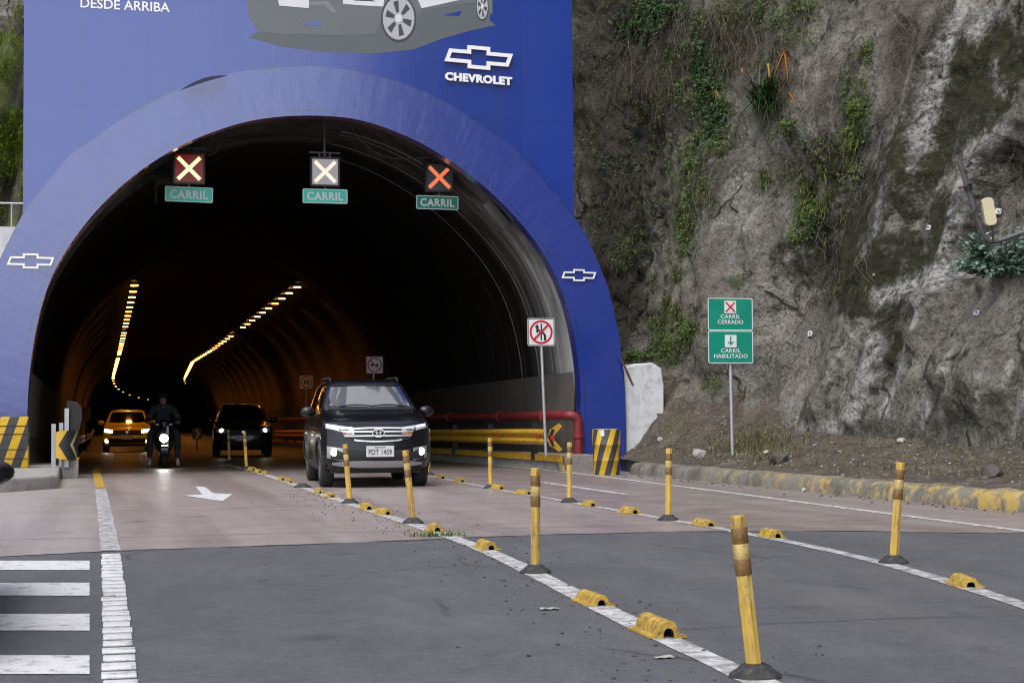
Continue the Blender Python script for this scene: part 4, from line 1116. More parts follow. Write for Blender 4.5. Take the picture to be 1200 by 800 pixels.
# blue-green shrub on the ledge at the right
h = hit(1172, 322); base = h[0]
t = thing('shrub', 'blue green shrub with broad leaves on the ledge under the cream box', 'shrub', base)
mb = MB(); st = MB()
tow = (CAMP - base); tow.z = 0; tow.normalize(); rgt = Vector((-tow.y, tow.x, 0)) * -1
for k in range(90):
    a = rng.uniform(-1.25, 1.25); e = rng.uniform(0.0, 1.0)
    d = (rgt * sin(a) * 1.25 + Vector((0, 0, .10 + e * 1.05)) + tow * (cos(a) * .55 + .1)).normalized()
    ln = rng.uniform(.25, .80); tip = d * ln
    st.tube([Vector((0, 0, 0)), d * ln * .5 + Vector((0, 0, .03)), tip], [.008, .006, .003], 4, caps=False)
    for q in range(26):
        p = d * ln * rng.uniform(.35, 1.05) + rvec(rng) * .05
        nn = (Vector((0, 0, 1)) + rvec(rng) * .6 + tow * .3).normalized(); dd = d + rvec(rng) * .8
        leaf(mb, p, dd - nn * dd.dot(nn), nn, rng.uniform(.07, .15), rng.uniform(.022, .042))
mb.build('foliage', L_BLUE, t, None, fix=False); st.build('stems', L_DRY, t, 60, fix=False)

# grass and scree on the bank
mb = MB()
for i in range(2600):
    if rng.random() < .55: px, py = rng.gauss(885, 28), rng.gauss(522, 9)
    else: px, py = rng.uniform(745, 1200), rng.uniform(495, 560)
    h = hit(px, py, True)
    if h and h[1].z > .3: blade(mb, h[0], Vector((rng.gauss(0, .5), rng.gauss(0, .5), 1)), rng.uniform(.04, .16), .004, rng.uniform(.3, 1.5), rng, 3)
tag(mb.build('bank_grass', leafmat('bank_grass_blade', (0.05, 0.055, 0.018), (0.19, 0.20, 0.06)), None, None, fix=False), 'thin grass and weeds on the debris bank behind the kerb', 'grass', kind='stuff')
def rock(r, rg, flat=.7):
    bm = bmesh.new(); bmesh.ops.create_icosphere(bm, subdivisions=2, radius=1)
    off = Vector((rg.random() * 50, 0, 0))
    for v in bm.verts:
        d = v.co.normalized(); k = 1 + .45 * fbm(d * 1.1 + off, 2)
        v.co = Vector((d.x * k * r, d.y * k * r * rg.uniform(.95, 1.0), d.z * k * r * flat))
    bm.verts.index_update()
    vs = [v.co.copy() for v in bm.verts]; fs = [[v.index for v in f.verts] for f in bm.faces]; bm.free(); return vs, fs
R_GREY = plain('scree_stone', (0.125, 0.108, 0.092), 0.9, 0, .3, 5, .6, dirt=(.05, .04, .035), dirt_amt=.6)
R_PALE = plain('pale_stone', (0.36, 0.345, 0.32), 0.9, 0, .2, 5, .6, dirt=(.14, .12, .10), dirt_amt=.5)
R_DARK = plain('dark_stone', (0.075, 0.066, 0.060), 0.9, 0, .3, 5, .6)
mb = MB()
for i in range(650):
    h = hit(rng.uniform(735, 1200), rng.uniform(485, 570), True)
    if h and h[1].z > .25:
        vs, fs = rock(rng.uniform(.010, .032) * (2 if rng.random() < .06 else 1), rng); mb.add([v + h[0] for v in vs], fs)
mp2 = MB()
for i in range(70):
    h = hit(rng.uniform(735, 1200), rng.gauss(535, 18), True)
    if h and h[1].z > .25:
        vs, fs = rock(rng.uniform(.008, .026), rng); mp2.add([v + h[0] for v in vs], fs)
tag(mp2.build('pale_scree', R_PALE, None, 50, fix=False), 'scattered pale stone chips on the brown bank', 'scree', kind='stuff')
tag(mb.build('scree', R_GREY, None, 50, fix=False), 'loose stones and dead leaves scattered on the bank below the cliff', 'scree', kind='stuff')
for px, py, r, mt, lb in ((1163, 556, .15, R_DARK, 'dark angular rock standing on the kerb bank at far right'), (820, 534, .13, R_PALE, 'pale rock on the bank left of the green sign pole'), (774, 516, .07, R_PALE, 'small white stone high on the bank above the kerb'),
                          (898, 531, .06, R_PALE, 'little pale stone on the bank right of the green sign pole'), (913, 541, .16, R_DARK, 'flat dark stone slab lying behind the kerb'), (943, 575, .05, R_PALE, 'white rubble chunk at the roadside under the kerb'), (1056, 518, .08, R_PALE, 'whitish rock at the cliff foot above the yellow kerb')):
    h = hit(px, py, True) if py < 570 else (onz(px, py, 0), Vector((0, 0, 1)))
    if not h: continue
    vs, fs = rock(r, rng); o = MB().add(vs, fs).build('rock', mt, None, 40); o.location = h[0] + Vector((0, 0, r * .25)); tag(o, lb, 'rock')

# ivy-green on the left hillside
mb = MB(); random.seed(8)
bvh_h = BVHTree.FromPolygons([v.co.copy() for v in hill.data.vertices], [tuple(p.vertices) for p in hill.data.polygons])
for i in range(3800):
    px, py = rng.uniform(-40, 34), (rng.gauss(165, 28) if rng.random() < .5 else rng.uniform(0, 290))
    loc, nrm, i_, d_ = bvh_h.ray_cast(CAMP, ray(px, py))
    if loc is None: continue
    if fbm(loc * .9, 3) < -.05 and abs(py - 165) > 35: continue
    if nrm.y > 0: nrm = -nrm
    blade(mb, loc, nrm + Vector((0, 0, .5)) + rvec(rng) * .6, rng.uniform(.15, .4), .012, rng.uniform(.6, 2), rng, 3)
tag(mb.build('hillside_grass', leafmat('hillside_grass_blade', (0.12, 0.17, 0.025), (0.34, 0.46, 0.075)), None, None, fix=False), 'bright green grass on the hillside left of the hoarding', 'grass', kind='stuff')
# ------------------------------------------------------------------ delineator posts and lane humps
g = G('yellow_post'); g.vary()
X, Y, Z = g.xyz()
c = g.mix(g.ramp(g.noise(9, 6, g.co(scale=(1, 1, .25)), rough=.7), [(0.4, 0.0), (0.62, 1.0)]), (0.62, 0.41, 0.065), (0.44, 0.28, 0.08))
c = g.mix(g.math('MULTIPLY', g.ramp(g.noise(14, 8, g.co(scale=(1, 1, .22)), rough=.78), [(0.52, 0.0), (0.64, 1.0)]), 0.75), c, (0.10, 0.075, 0.045))
c = g.mix(g.math('MULTIPLY', g.ramp(g.noise(4, 6, rough=.75), [(0.58, 0.0), (0.68, 1.0)]), 0.6), c, (0.60, 0.45, 0.18))
g.set(col=c, rough=0.5); g.bump(g.noise(30, 4), .15, .004)
M['post'] = g.m
M['band'] = plain('dull_reflective_band', (0.16, 0.085, 0.025), 0.45, 0, .35, 30, dirt=(0.30, 0.20, 0.08), dirt_amt=.8, vary=True)
M['band_pale'] = plain('pale_reflective_band', (0.52, 0.38, 0.14), 0.4, 0, .2, 20, dirt=(0.2, 0.13, 0.06), dirt_amt=.8, vary=True)
M['hump'] = plain('yellow_hump_plastic', (0.42, 0.27, 0.04), 0.6, 0, .25, 14, .3, dirt=(0.09, 0.065, 0.045), dirt_amt=.95, vary=True)
PROTO = {}
def delineator(px, py, top, label, group):
    p = onz(px, py, 0.0)
    if not PROTO:
        t = thing('delineator_post', label, 'delineator', (p.x, p.y, 0), 0, group)
        b = MB(); H = .75; n = 16
        def ring_r(k): return 0.0335 if k % 2 == 0 else 0.0300
        for k in range(n): pass
        prof = []
        vs = []; fs = []
        for z in (0.03, 0.25, 0.5, H - .006, H):
            for k in range(n):
                r = ring_r(k) * (0.93 if z == H else 1); a = 2 * pi * k / n; vs.append((r * cos(a), r * sin(a), z))
        for i in range(4):
            for k in range(n): fs.append((i * n + k, i * n + (k + 1) % n, (i + 1) * n + (k + 1) % n, (i + 1) * n + k))
        fs.append(tuple(4 * n + k for k in range(n)))
        post = b.add(vs, fs).build('post', M['post'], t, None)
        for z0, z1, m in ((H - .13, H - .055, 'band'), (H - .2, H - .13, 'band_pale'), (H - .275, H - .2, 'band')):
            MB().lathe([(.0336, z0), (.0347, z0 + .003), (.0347, z1 - .003), (.0336, z1)], 16).build('reflective_band', M[m], post, 60)
        base = MB().lathe([(.112, -.004), (.108, .014), (.098, .022), (.078, .034), (.062, .050), (.048, .058), (.034, .060)], 20)
        base.build('rubber_base', M['rubber'], t, 50)
        PROTO['d'] = t; r = t
    else:
        r = dup(PROTO['d'], (p.x, p.y, 0), 0, label, group)
    # lean of the post so that its top meets the photographed top
    q = ony(top[0], top[1], p.y); dx = q.x - p.x; hh = (q.z)
    for ch in KIDS[r.name]:
        if ch.name.startswith('post'):
            ax = math.atan2(dx, .75); ax = max(-.16, min(.16, ax))
            ch.rotation_euler = (0.015 * rng.uniform(-1, 1), ax, 0.0)
            s = max(.90, min(1.12, hh / .75)); ch.scale = (1, 1, s)
    return r
GR1 = 'yellow delineator posts along the near lane line'
GR2 = 'yellow delineator posts along the far lane line'
for a in ((885, 793, (862, 608), 'leaning yellow delineator post nearest the viewer', GR1),
          (627.5, 671, (627, 548), 'upright yellow delineator post standing on dark asphalt with a ribbed hump behind it', GR1),
          (484, 613, (475, 527), 'leaning yellow delineator post in front of the black car right of its number plate', GR1),
          (410, 589.5, (404.5, 520), 'yellow delineator post in front of the black car left of its number plate', GR1),
          (289, 549.5, (286.5, 506), 'dim yellow delineator post in front of the dark car in the tunnel', GR1),
          (269, 541.5, (267.5, 503), 'dim yellow delineator post beside the dark car at its left headlight', GR1),
          (1047, 659.5, (1055.5, 541), 'yellow delineator post with dark bands nearest the yellow kerb', GR2),
          (783, 609.5, (784, 525), 'yellow delineator post between the kerb and the leaning post, below the wing wall', GR2),
          (667, 588.5, (667.5, 518), 'yellow delineator post in front of the guardrail end marker', GR2),
          (575, 572, (574, 513), 'yellow delineator post in front of the yellow guardrail in mid span', GR2),
          (502.5, 556.5, (502, 502), 'yellow delineator post half hidden beside the right flank of the black car', GR2)):
    delineator(*a)
p = onz(354.5, 571)
o = MB().lathe([(.135, -.004), (.132, .018), (.118, .028), (.085, .040), (.066, .062), (.050, .066), (.03, .05), (0.001, .045)], 20).build('rubber_base', M['rubber'], None, 50)
o.location = p; tag(o, 'bare black rubber post base without a post on the near lane line', 'post base', GR1)

def hump_proto(loc, rz, label, group):
    t = thing('lane_hump', label, 'lane hump', loc, rz, group)
    L = .40
    pr = [(-.095, 0), (-.093, .010), (-.062, .016), (-.050, .046), (-.036, .074), (-.014, .084), (.014, .084), (.036, .074), (.050, .046), (.062, .016), (.093, .010), (.095, 0)]
    inn = [(-.027, 0.0), (-.027, .022), (-.020, .040), (-.008, .048), (.008, .048), (.020, .040), (.027, .022), (.027, 0.0)]
    mb = MB(); vs = []; fs = []
    ys = [-L / 2, -L / 2 + .02]; k = 0
    y = -L / 2 + .03
    sec = [(-L / 2, .94), (-L / 2 + .012, 1.0), (-L / 2 + .075, 1.0), (-L / 2 + .085, .90), (-L / 2 + .11, .90), (-L / 2 + .12, 1.0), (-.06, 1.0), (-.05, .9), (-.02, .9), (-.01, 1.0), (.10, 1.0), (.11, .9), (.14, .9), (.15, 1.0), (L / 2 - .012, 1.0), (L / 2, .94)]
    n = len(pr)
    for yy, s in sec:
        for x, z in pr: vs.append((x * (s if abs(x) < .09 else 1), yy, z * (s if z > .03 else 1)))
    for i in range(len(sec) - 1):
        for k in range(n - 1): fs.append((i * n + k, i * n + k + 1, (i + 1) * n + k + 1, (i + 1) * n + k))
    mb.add(vs, fs)
    # open ends: a face with an arched hole
    for yy, s in ((-L / 2, .94), (L / 2, .94)):
        o = [(x * (s if abs(x) < .09 else 1), yy, z * (s if z > .03 else 1)) for x, z in pr]; i_ = [(x, yy, z) for x, z in inn]
        A = o + i_; m_ = len(o)
        mp = [0, 0, 1, 2, 3, 4, 4, 5, 5, 6, 7, 7]
        fs2 = []
        for k in range(m_ - 1):
            a, b = mp[k], mp[k + 1]
            fs2.append((k, k + 1, m_ + b, m_ + a) if a != b else (k, k + 1, m_ + a))
        mb.add(A, fs2)
    body = mb.build('hump_body', M['hump'], t, 35, fix=False)
    b2 = MB()
    b2.grid(lambda u, v: (inn[round(v * 7)][0], -L / 2 + L * u, inn[round(v * 7)][1]), 3, 8)
    b2.build('hollow_core', M['rubber'], t, None, fix=False)
    return t
def hump(px, py, label, group, row):
    p = onz(px, py, 0.0); p.y += .2
    p.x = p.x * .5 + row_x(row, p.y) * .5 if abs(p.x - row_x(row, p.y)) < .25 else p.x
    d = row_x(row, p.y + .4) - row_x(row, p.y - .4); rz = -atan2(d, .8) + rng.uniform(-.11, .11)
    if 'h' not in PROTO: PROTO['h'] = hump_proto((p.x, p.y, 0.003), rz, label, group); return
    r = dup(PROTO['h'], (p.x, p.y, 0.003), rz, label, group); r.scale = (rng.uniform(.85, .97), rng.uniform(.9, 1.05), rng.uniform(.70, .88))
GH1, GH2 = 'yellow lane humps on the near lane line', 'yellow lane humps on the far lane line'
N_ = 'on the near lane line'; F_ = 'on the far lane line'
for px, py, lb in ((790, 748, 'yellow hump nearest the leaning post, its hollow end facing out'), (710, 711, 'yellow hump behind the nearest hump on the white line'),
                   (574, 645, 'yellow hump on asphalt just behind the upright post'), (518, 623, 'yellow hump with a grass tuft growing beside it'),
                   (455.5, 603.5, 'yellow hump before the black car, second left of its right post'), (434, 597.5, 'yellow hump before the black car, first right of its left post'),
                   (391, 583, 'yellow hump beside the front wheel of the black car, touching the left post'), (375, 578.5, 'yellow hump by the front wheel of the black car, next to the bare rubber base'),
                   (342, 566, 'small yellow hump just beyond the bare rubber base'), (332, 563, 'small yellow hump second beyond the bare rubber base'),
                   (311, 556.5, 'small yellow hump close to the dim post, the nearer of its pair'), (303.5, 554, 'small yellow hump close to the dim post, the middle one of three'), (296, 551.5, 'small yellow hump touching the foot of the dim post')):
    hump(px, py, lb, GH1, ROW1)
for px, py, lb in ((1150, 689, 'ribbed yellow hump at the right edge of the picture below the kerb'), (914, 631, 'yellow hump at the joint of concrete and asphalt, left of the kerb post'),
                   (836, 617, 'yellow hump beside the post below the wing wall'), (742, 602.5, 'yellow hump in mid gap before the post below the wing wall'), (696, 593.5, 'yellow hump beside the post in front of the guardrail end'),
                   (619, 579.5, 'dirty yellow hump between the two guardrail posts'), (590, 573.5, 'yellow hump just right of the mid span guardrail post'), (543.5, 565, 'small dark yellow hump left of the mid span guardrail post'), (519.5, 561, 'small dark yellow hump beside the black car front wheel on the right')):
    hump(px, py, lb, GH2, ROW2)
# weeds by the hump
p0 = onz(512, 628); mb = MB()
for k in range(170):
    q = p0 + Vector((rng.gauss(0, .13), rng.gauss(0, .07), 0)); blade(mb, q, Vector((rng.gauss(0, .6), rng.gauss(0, .6), 1)), rng.uniform(.03, .09), .004, 1.2, rng, 3)
tag(mb.build('weed_tuft', L_BRIGHT, None, None, fix=False), 'low green weed tuft growing at a yellow hump on the road', 'weeds', kind='stuff')
for k, (px, py, s, lb) in enumerate(((644, 714, .05, 'crumpled white scrap of litter on the asphalt left of the humps'), (778, 771, .04, 'small pale scrap of litter below the nearest hump'), (943, 574.5, .035, 'white scrap of litter under the kerb'))):
    p = onz(px, py); mb = MB()
    mb.grid(lambda u, v: ((u - .5) * s * 2.2, (v - .5) * s * 1.4, .006 + .012 * abs(fbm((u * 2, v * 2, k), 2))), 7, 5)
    o = mb.build('litter', R_PALE, None, None, fix=False); o.location = p; tag(o, lb, 'litter')
# gravel crumbs along the near line
mb = MB()
for k in range(420):
    y = rng.uniform(5, 24); x = row_x(ROW1, y) + rng.gauss(-.12, .28)
    vs, fs = rock(rng.choice([.004, .005, .006, .011]), rng); mb.add([v + Vector((x, y, .004)) for v in vs], fs)
for k in range(160):
    y = rng.uniform(8, 29); x = kerb_x(y) - abs(rng.gauss(0, .25)) - .03
    vs, fs = rock(rng.choice([.006, .010, .02]), rng); mb.add([v + Vector((x, y, .004)) for v in vs], fs)
tag(mb.build('grit', R_DARK, None, None, fix=False), 'dark grit and crumbs scattered beside the lane lines', 'grit', kind='stuff')

# ------------------------------------------------------------------ signs
def plate(t, name, w, h, c, mat, r=.03, th=.012, edge=None, ew=.012):
    """rounded sheet facing -y, centred on c"""
    mb = MB(); mp = lambda u, v, d: (c[0] + u, c[1] + d, c[2] + v)
    mb.prism(round_rect(w, h, r), mp, -th / 2, th / 2)
    o = mb.build(name, mat, t, None)
    if edge is not None:
        a = round_rect(w - .008, h - .008, r); b = round_rect(w - .008 - 2 * ew, h - .008 - 2 * ew, max(.004, r - ew))
        MB().ring(a, b, mp, -th / 2 - .003, -th / 2 + .001).build('border', edge, o, None)
    return o
def face_sign(o_par, name, fn, mat):
    mb = MB(); fn(mb); return mb.build(name, mat, o_par, None)
# tall twin green sign behind the kerb
q = hit(858, 534, True); Y0 = q[0].y
top = ony(855, 349, Y0); t = thing('lane_status_sign', 'green twin sign reading CARRIL CERRADO and CARRIL HABILITADO on a steel pole', 'road sign', (top.x, Y0, q[0].z - .1))
zb = t.location.z; W = 55.5 / 2000 * top.length; H = ony(854, 348, Y0).z - ony(854, 425, Y0).z
cz = top.z - H / 2 - zb
MB().cyl((0.035, 0.04, 0), (0.0, .03, cz + H * .35), .03, n=14).build('pole', M['galv'], t, 60)
for i, (lines, s) in enumerate(((('CARRIL', 'CERRADO'), 1), (('CARRIL', 'HABILITADO'), -1))):
    pc = (0, -.02, cz + s * H / 4)
    o = plate(t, 'sign_panel', W, H / 2 - .001, pc, M['green_sign'], .035, .01, M['white_sign'], .014)
    mp = lambda u, v, d: (pc[0] + u, pc[1] + d, pc[2] + v)
    off = .02 if s < 0 else 0
    MB().prism([(u, v + .125 - off) for u, v in round_rect(.215, .215, .004)], mp, -.009, -.004).build('symbol_panel', M['white_sign'], o, None)
    mb = MB()
    if s > 0:
        for a in (45, -45): mb.box((pc[0], pc[1] - .011, pc[2] + .125), (.235, .006 + .002 * (a > 0), .026), Matrix.Rotation(RAD(a), 3, 'Y'))
        mb.build('red_cross', M['red_sign'], o, None)
    else:
        mb.prism([(-.012, .19), (.012, .19), (.012, .075), (.055, .105), (.055, .082), (0, .035), (-.055, .082), (-.055, .105), (-.012, .075)], mp, -.012, -.008).build('arrow', M['green_sign'], o, None)
    mb = MB()
    put_text(mb, lines[0], (0, -.029, pc[2] - .04 - off), .36, .072, .004, .012, 1.08)
    put_text(mb, lines[1], (0, -.029, pc[2] - .135 - off), .47 if s > 0 else .62, .072, .004, .012, 1.08)
    mb.build('lettering', M['white_sign'], o, None)

def square_sign(px, py, Z, wpx, base, label, kind, pole_from=None, dim=False):
    c = CAMP + ray(px, py) * Z
    b = CAMP + ray(*base) * Z; b.y = c.y
    t = thing('road_sign', label, 'road sign', (b.x, c.y, b.z))
    s = wpx * Z / 2000
    cx, czz = c.x - b.x, c.z - b.z
    MB().cyl((0, .05, 0), (cx, .03, czz + s * .3), .028, n=12).build('pole', M['galv'], t, 60)
    o = plate(t, 'sign_panel', s, s, (cx, 0, czz), M['white_sign'], s * .06, .01)
    a, bb = round_rect(s * .97, s * .97, s * .05), round_rect(s * .93, s * .93, s * .04)
    mp = lambda u, v, d: (cx + u, d, czz + v)
    MB().ring(a, bb, mp, -.009, -.004).build('border', M['black_sign'], o, None)
    MB().ring(circle(s * .43, 40), circle(s * .355, 40), mp, -.010, -.004).build('red_ring', M['red_sign'], o, None)
    k = s
    if kind == 'nochange':
        mb = MB()
        mb.prism([(-.02 * k, .30 * k), (.03 * k, .30 * k), (.03 * k, -.30 * k), (-.02 * k, -.30 * k)], mp, -.008, -.004)
        mb.prism([(.10 * k, -.30 * k), (.19 * k, -.30 * k), (.19 * k, -.12 * k), (.12 * k, -.02 * k), (.04 * k, .03 * k), (.04 * k, -.05 * k), (.10 * k, -.12 * k)], mp, -.0082, -.0042)
        mb.prism([(-.18 * k, -.02 * k), (-.10 * k, -.02 * k), (-.10 * k, .03 * k), (-.03 * k, -.02 * k), (-.03 * k, .06 * k), (-.10 * k, .12 * k), (-.10 * k, .16 * k), (-.07 * k, .15 * k), (-.14 * k, .29 * k), (-.24 * k, .17 * k), (-.18 * k, .16 * k)], mp, -.0084, -.0044)
        mb.build('arrows', M['black_sign'], o, None)
        MB().box((cx, -.0115, czz), (s * .74, .005, s * .075), Matrix.Rotation(RAD(-45), 3, 'Y')).build('red_bar', M['red_sign'], o, None)
    elif kind == 'noovertake':
        mb = MB()
        for ox, oz in ((-.14, 0), (.15, 0)):
            mb.prism([((ox + u) * k, (oz + v) * k) for u, v in ((-.11, -.07), (.11, -.07), (.11, .01), (.07, .02), (.04, .09), (-.04, .09), (-.07, .02), (-.11, .01))], mp, -.008, -.004)
        mb.build('symbol', M['black_sign'], o, None)
        MB().box((cx, -.0115, czz), (s * .74, .005, s * .07), Matrix.Rotation(RAD(45), 3, 'Y')).build('red_bar', M['red_sign'], o, None)
    else:
        mb = MB(); put_text(mb, '30', (cx, -.008, czz), s * .46, s * .36, .004, .03); mb.build('numerals', M['black_sign'], o, None)
    return t
square_sign(634, 389, 31.8, 32.5, (639.5, 534), 'white no lane change sign with red ring on a pole at the guardrail end', 'nochange')
square_sign(439, 427.5, 47.0, 20, (434, 510), 'white no overtaking sign with red ring above the black car', 'noovertake')
square_sign(359, 447.5, 66, 16, (359, 508), 'small speed sign reading 30 left of the black car roof', 'thirty')

# lane signals hung in the tunnel mouth
X_HOT = glow('signal_cross_bright', (1.0, 0.78, 0.44), 0.62, (.1, .1, .1)); X_MID = glow('signal_cross_cream', (1.0, 0.84, 0.68), 0.50, (.1, .1, .1)); X_OR = glow('signal_cross_orange', (1.0, 0.24, 0.10), 0.42, (.1, .05, .04))
SCR = {0: glow('signal_screen_red', (0.20, 0.006, 0.008), .30, (.03, .01, .01)), 1: glow('signal_screen_grey', (0.50, 0.46, 0.50), 0.26, (.1, .1, .1)), 2: plain('signal_screen_dark', (0.095, 0.105, 0.11), .35, 0, .1, 30)}
def signal(i, px, py, wpx, plate_px, plate_w, Y, rod_to, label, tilt, mats, pm):
    c = ony(px, py, Y)
    t = thing('lane_signal', label, 'lane signal', c, 0, 'lane signals hung across the tunnel mouth')
    s = wpx / 2000 * c.length; f = .05 * s
    hs = MB(); hs.box((0, .09, 0), (s, .18, s), bev=.012)
    h = hs.build('housing', M['dark_metal'], t, 40)
    mp = lambda u, v, d: (u, d, v)
    MB().ring(round_rect(s, s, .02), round_rect(s * .88, s * .88, .01), mp, -.035, .004).build('bezel', M['black_sign'], h, None)
    MB().prism(round_rect(s * .87, s * .87, .01), mp, -.006, -.002).build('screen', mats[1], h, None)
    mb = MB()
    for a in (45, -45): mb.box((0, -.010 - .002 * (a > 0), 0), (s * .98, .006, s * .125), Matrix.Rotation(RAD(a), 3, 'Y'))
    mb.build('lit_cross', mats[0], h, None)
    br = MB(); br.box((0, .08, s / 2 + .10), (s * 1.05, .05, .03))
    for sx in (-.18, 0, .18): br.box((sx * s, .08, s / 2 + .045), (.035, .04, .10))
    br.build('bracket', M['grey_metal'], t, None)
    rod = MB(); rod.cyl((0, .08, s / 2 + .11), (0, .08, s / 2 + rod_to), .028, n=10); rod.build('hanger_rod', M['grey_metal'], t, 60)
    pl = ony(plate_px[0], plate_px[1], Y) - c; w = plate_w / 2000 * c.length
    MB().box((0, .02, (-s / 2 + pl.z) / 2), (.03, .03, abs(-s / 2 - pl.z))).build('link_bar', M['grey_metal'], t, None)
    po = plate(t, 'name_plate', w, w * .325, (0, 0, 0), pm, .03, .012, M['white_sign'], .016)
    mb = MB(); put_text(mb, 'CARRIL', (0, -.009, 0), w * .80, w * .185, .005, .030, 1.12); mb.build('lettering', M['white_sign'], po, None)
    po.location = pl; po.rotation_euler = (0, tilt, 0)
    return t
signal(0, 221.5, 197.5, 36, (221.5, 228), 54, 34.2, .55, 'leftmost lane signal, a glaring cream cross on a dark red screen over a CARRIL plate', .018, (X_HOT, SCR[0]), M['pale_green_sign'])
signal(1, 381, 201.5, 34, (381, 230), 52, 34.2, .95, 'middle lane signal, a pale cross on a light grey screen over a CARRIL plate', .0, (X_MID, SCR[1]), M['pale_green_sign'])
signal(2, 515, 208, 35, (512.5, 237.5), 50, 34.2, .40, 'rightmost lane signal, an orange cross on a dark screen over a CARRIL plate', .01, (X_OR, SCR[2]), M['green_sign'])
def cable(name, pix, Y, r, label, mat='grey_metal'):
    pts = catmull([ony(x, y, Y + i * .02) for i, (x, y) in enumerate(pix)], 5)
    tag(MB().tube(pts, r, 5).build(name, M[mat], None, 60), label, 'cable')
cable('loose_cable', [(408, 144), (416, 156), (432, 173), (452, 184), (474, 186), (500, 184)], 34.4, .010, 'thin cable sagging from the crown to the rightmost lane signal')
cable('loose_cable', [(262, 153), (259, 164), (253, 178), (243, 183)], 34.3, .010, 'thin cable looping beside the leftmost lane signal')
cable('loose_cable', [(250, 157), (247, 166), (240, 172), (222, 171)], 34.3, .012, 'short cable running into the bracket of the leftmost lane signal')
# dark equipment box behind the left signal
c = ony(196, 207, 35.6); t = thing('equipment_box', 'dim grey equipment box behind the leftmost lane signal', 'equipment box', c)
MB().box((0, 0, 0), (.5, .3, .35), bev=.02).build('case', M['dark_metal'], t, 40); MB().box((-.22, 0, -.05), (.04, .04, 1.0)).build('hanger', M['dark_metal'], t)
# ventilation duct piece hanging under the vault at the right
a, b = ony(569, 240, 33.9), ony(590, 266, 33.9); d = (b - a); t = thing('jet_light', 'long grey floodlight housing fixed under the right side of the vault', 'floodlight', (a + b) / 2)
R = Matrix.Rotation(-atan2(d.z, d.x), 3, 'Y')
MB().box((0, 0, 0), (d.length * 1.15, .5, .22), R, .03).build('housing', plain('housing_grey', (.11, .105, .10), .6, 0, .2, 4), t, 40)
MB().box(R @ Vector((0, .1, .17)), (.06, .06, .22), R).build('bracket', M['dark_metal'], t)

# ------------------------------------------------------------------ right side: guardrail, pipe, barrel
def wbeam(P, path, name, mat, hgt=.31):
    pr = [(0.0, hgt / 2), (-.055, hgt * .40), (-.075, hgt * .27), (-.055, hgt * .14), (0, 0.02), (0, -.02), (-.055, -hgt * .14), (-.075, -hgt * .27), (-.055, -hgt * .40), (0, -hgt / 2)]
    n = len(path); mb = MB()
    mb.grid(lambda u, v: (lambda i, j: (path[i][0] + pr[j][0], path[i][1], path[i][2] + pr[j][1]))(round(u * (n - 1)), round(v * 9)), n, 10)
    return mb.build(name, mat, P, 60, fix=False)
gr = thing('guardrail', 'yellow double wave guardrail along the right tunnel wall', 'guardrail', (0, 0, 0))
e = ony(648, 512.5, 31.6); gx = e.x
path = [(gx + bend(y) - .0, y, e.z + road_z(y)) for y in [31.6 + 1.2 * k for k in range(46)]]
wbeam(gr, path, 'rail', M['yellow_paint'])
for k in range(1, 14):
    y = 31.6 + 4 * k - 2.2
    MB().box((gx + .09, y, .55 + road_z(y)), (.12, .10, .72)).build('post', M['dark_metal'], gr)
for k, px_ in ((0, 632), (1, 608), (2, 565)):
    q = ony(px_, 512, 31.6 + (0.9, 4.3, 9.5)[k])
    MB().cyl((gx - .07, 31.6 + (.9, 4.3, 9.5)[k], e.z + .02), (gx - .09, 31.6 + (.9, 4.3, 9.5)[k], e.z + .02), .05, n=12).build('red_reflector', M['red_sign'], gr)
mk = thing('guardrail_end_marker', 'yellow flared fishtail marker with black chevrons at the guardrail end', 'guardrail end', (gx, 31.5, e.z))
mb = MB()
for s in (1, -1):
    mb.prism([(-.16, .06 * s), (-.02, .04 * s), (.14, .22 * s), (.08, .27 * s), (-.02, .20 * s), (-.12, .14 * s)][::1], lambda u, v, d: (u, d - .04, v), -.02, .02)
mb.build('fishtail', M['yellow_paint'], mk, None)
for o_ in (-.10, -.0):
    mb = MB()
    mb.prism([(-.09 + o_, 0), (-.02 + o_, .16), (.04 + o_, .16), (-.03 + o_, 0), (.04 + o_, -.16), (-.02 + o_, -.16)], lambda u, v, d: (u - .05, d - .075 + .004 * o_, v), -.006, .006)
    mb.build('black_chevron', M['black_sign'], mk, None)
MB().cyl((-.06, -.088, 0), (-.06, -.075, 0), .045, n=14).build('red_reflector', M['red_sign'], mk)
pi_ = thing('red_pipe', 'red water main running along the tunnel wall and elbowing down', 'pipe', (0, 0, 0))
a = ony(668, 486.5, 32.75); px0 = a.x; r_ = .095
pts = [(px0 - .16 + bend(y), y, a.z + road_z(y) * .4) for y in [90 - 3 * k for k in range(19)]] + [(px0 - .12, 33.3, a.z), (px0 - .04, 32.9, a.z)]
arc_ = [(px0 + .02 + .16 * sin(t), 32.8, a.z - .16 + .16 * cos(t)) for t in [k * pi / 2 / 7 for k in range(8)]]
MB().tube(pts + arc_ + [(px0 + .18, 32.8, .3)], r_, 14).build('pipe_run', M['red_pipe'], pi_, 60)
for yy in (34.2, 38.2, 44):
    MB().cyl((px0 - .16 + bend(yy), yy - .05, a.z + road_z(yy) * .4), (px0 - .16 + bend(yy), yy + .05, a.z + road_z(yy) * .4), r_ * 1.28, n=14).build('coupling', M['red_pipe'], pi_, 60)
MB().cyl((px0 + .18, 32.8, .62), (px0 + .18, 32.8, .70), r_ * 1.25, n=14).build('coupling', M['red_pipe'], pi_, 60)

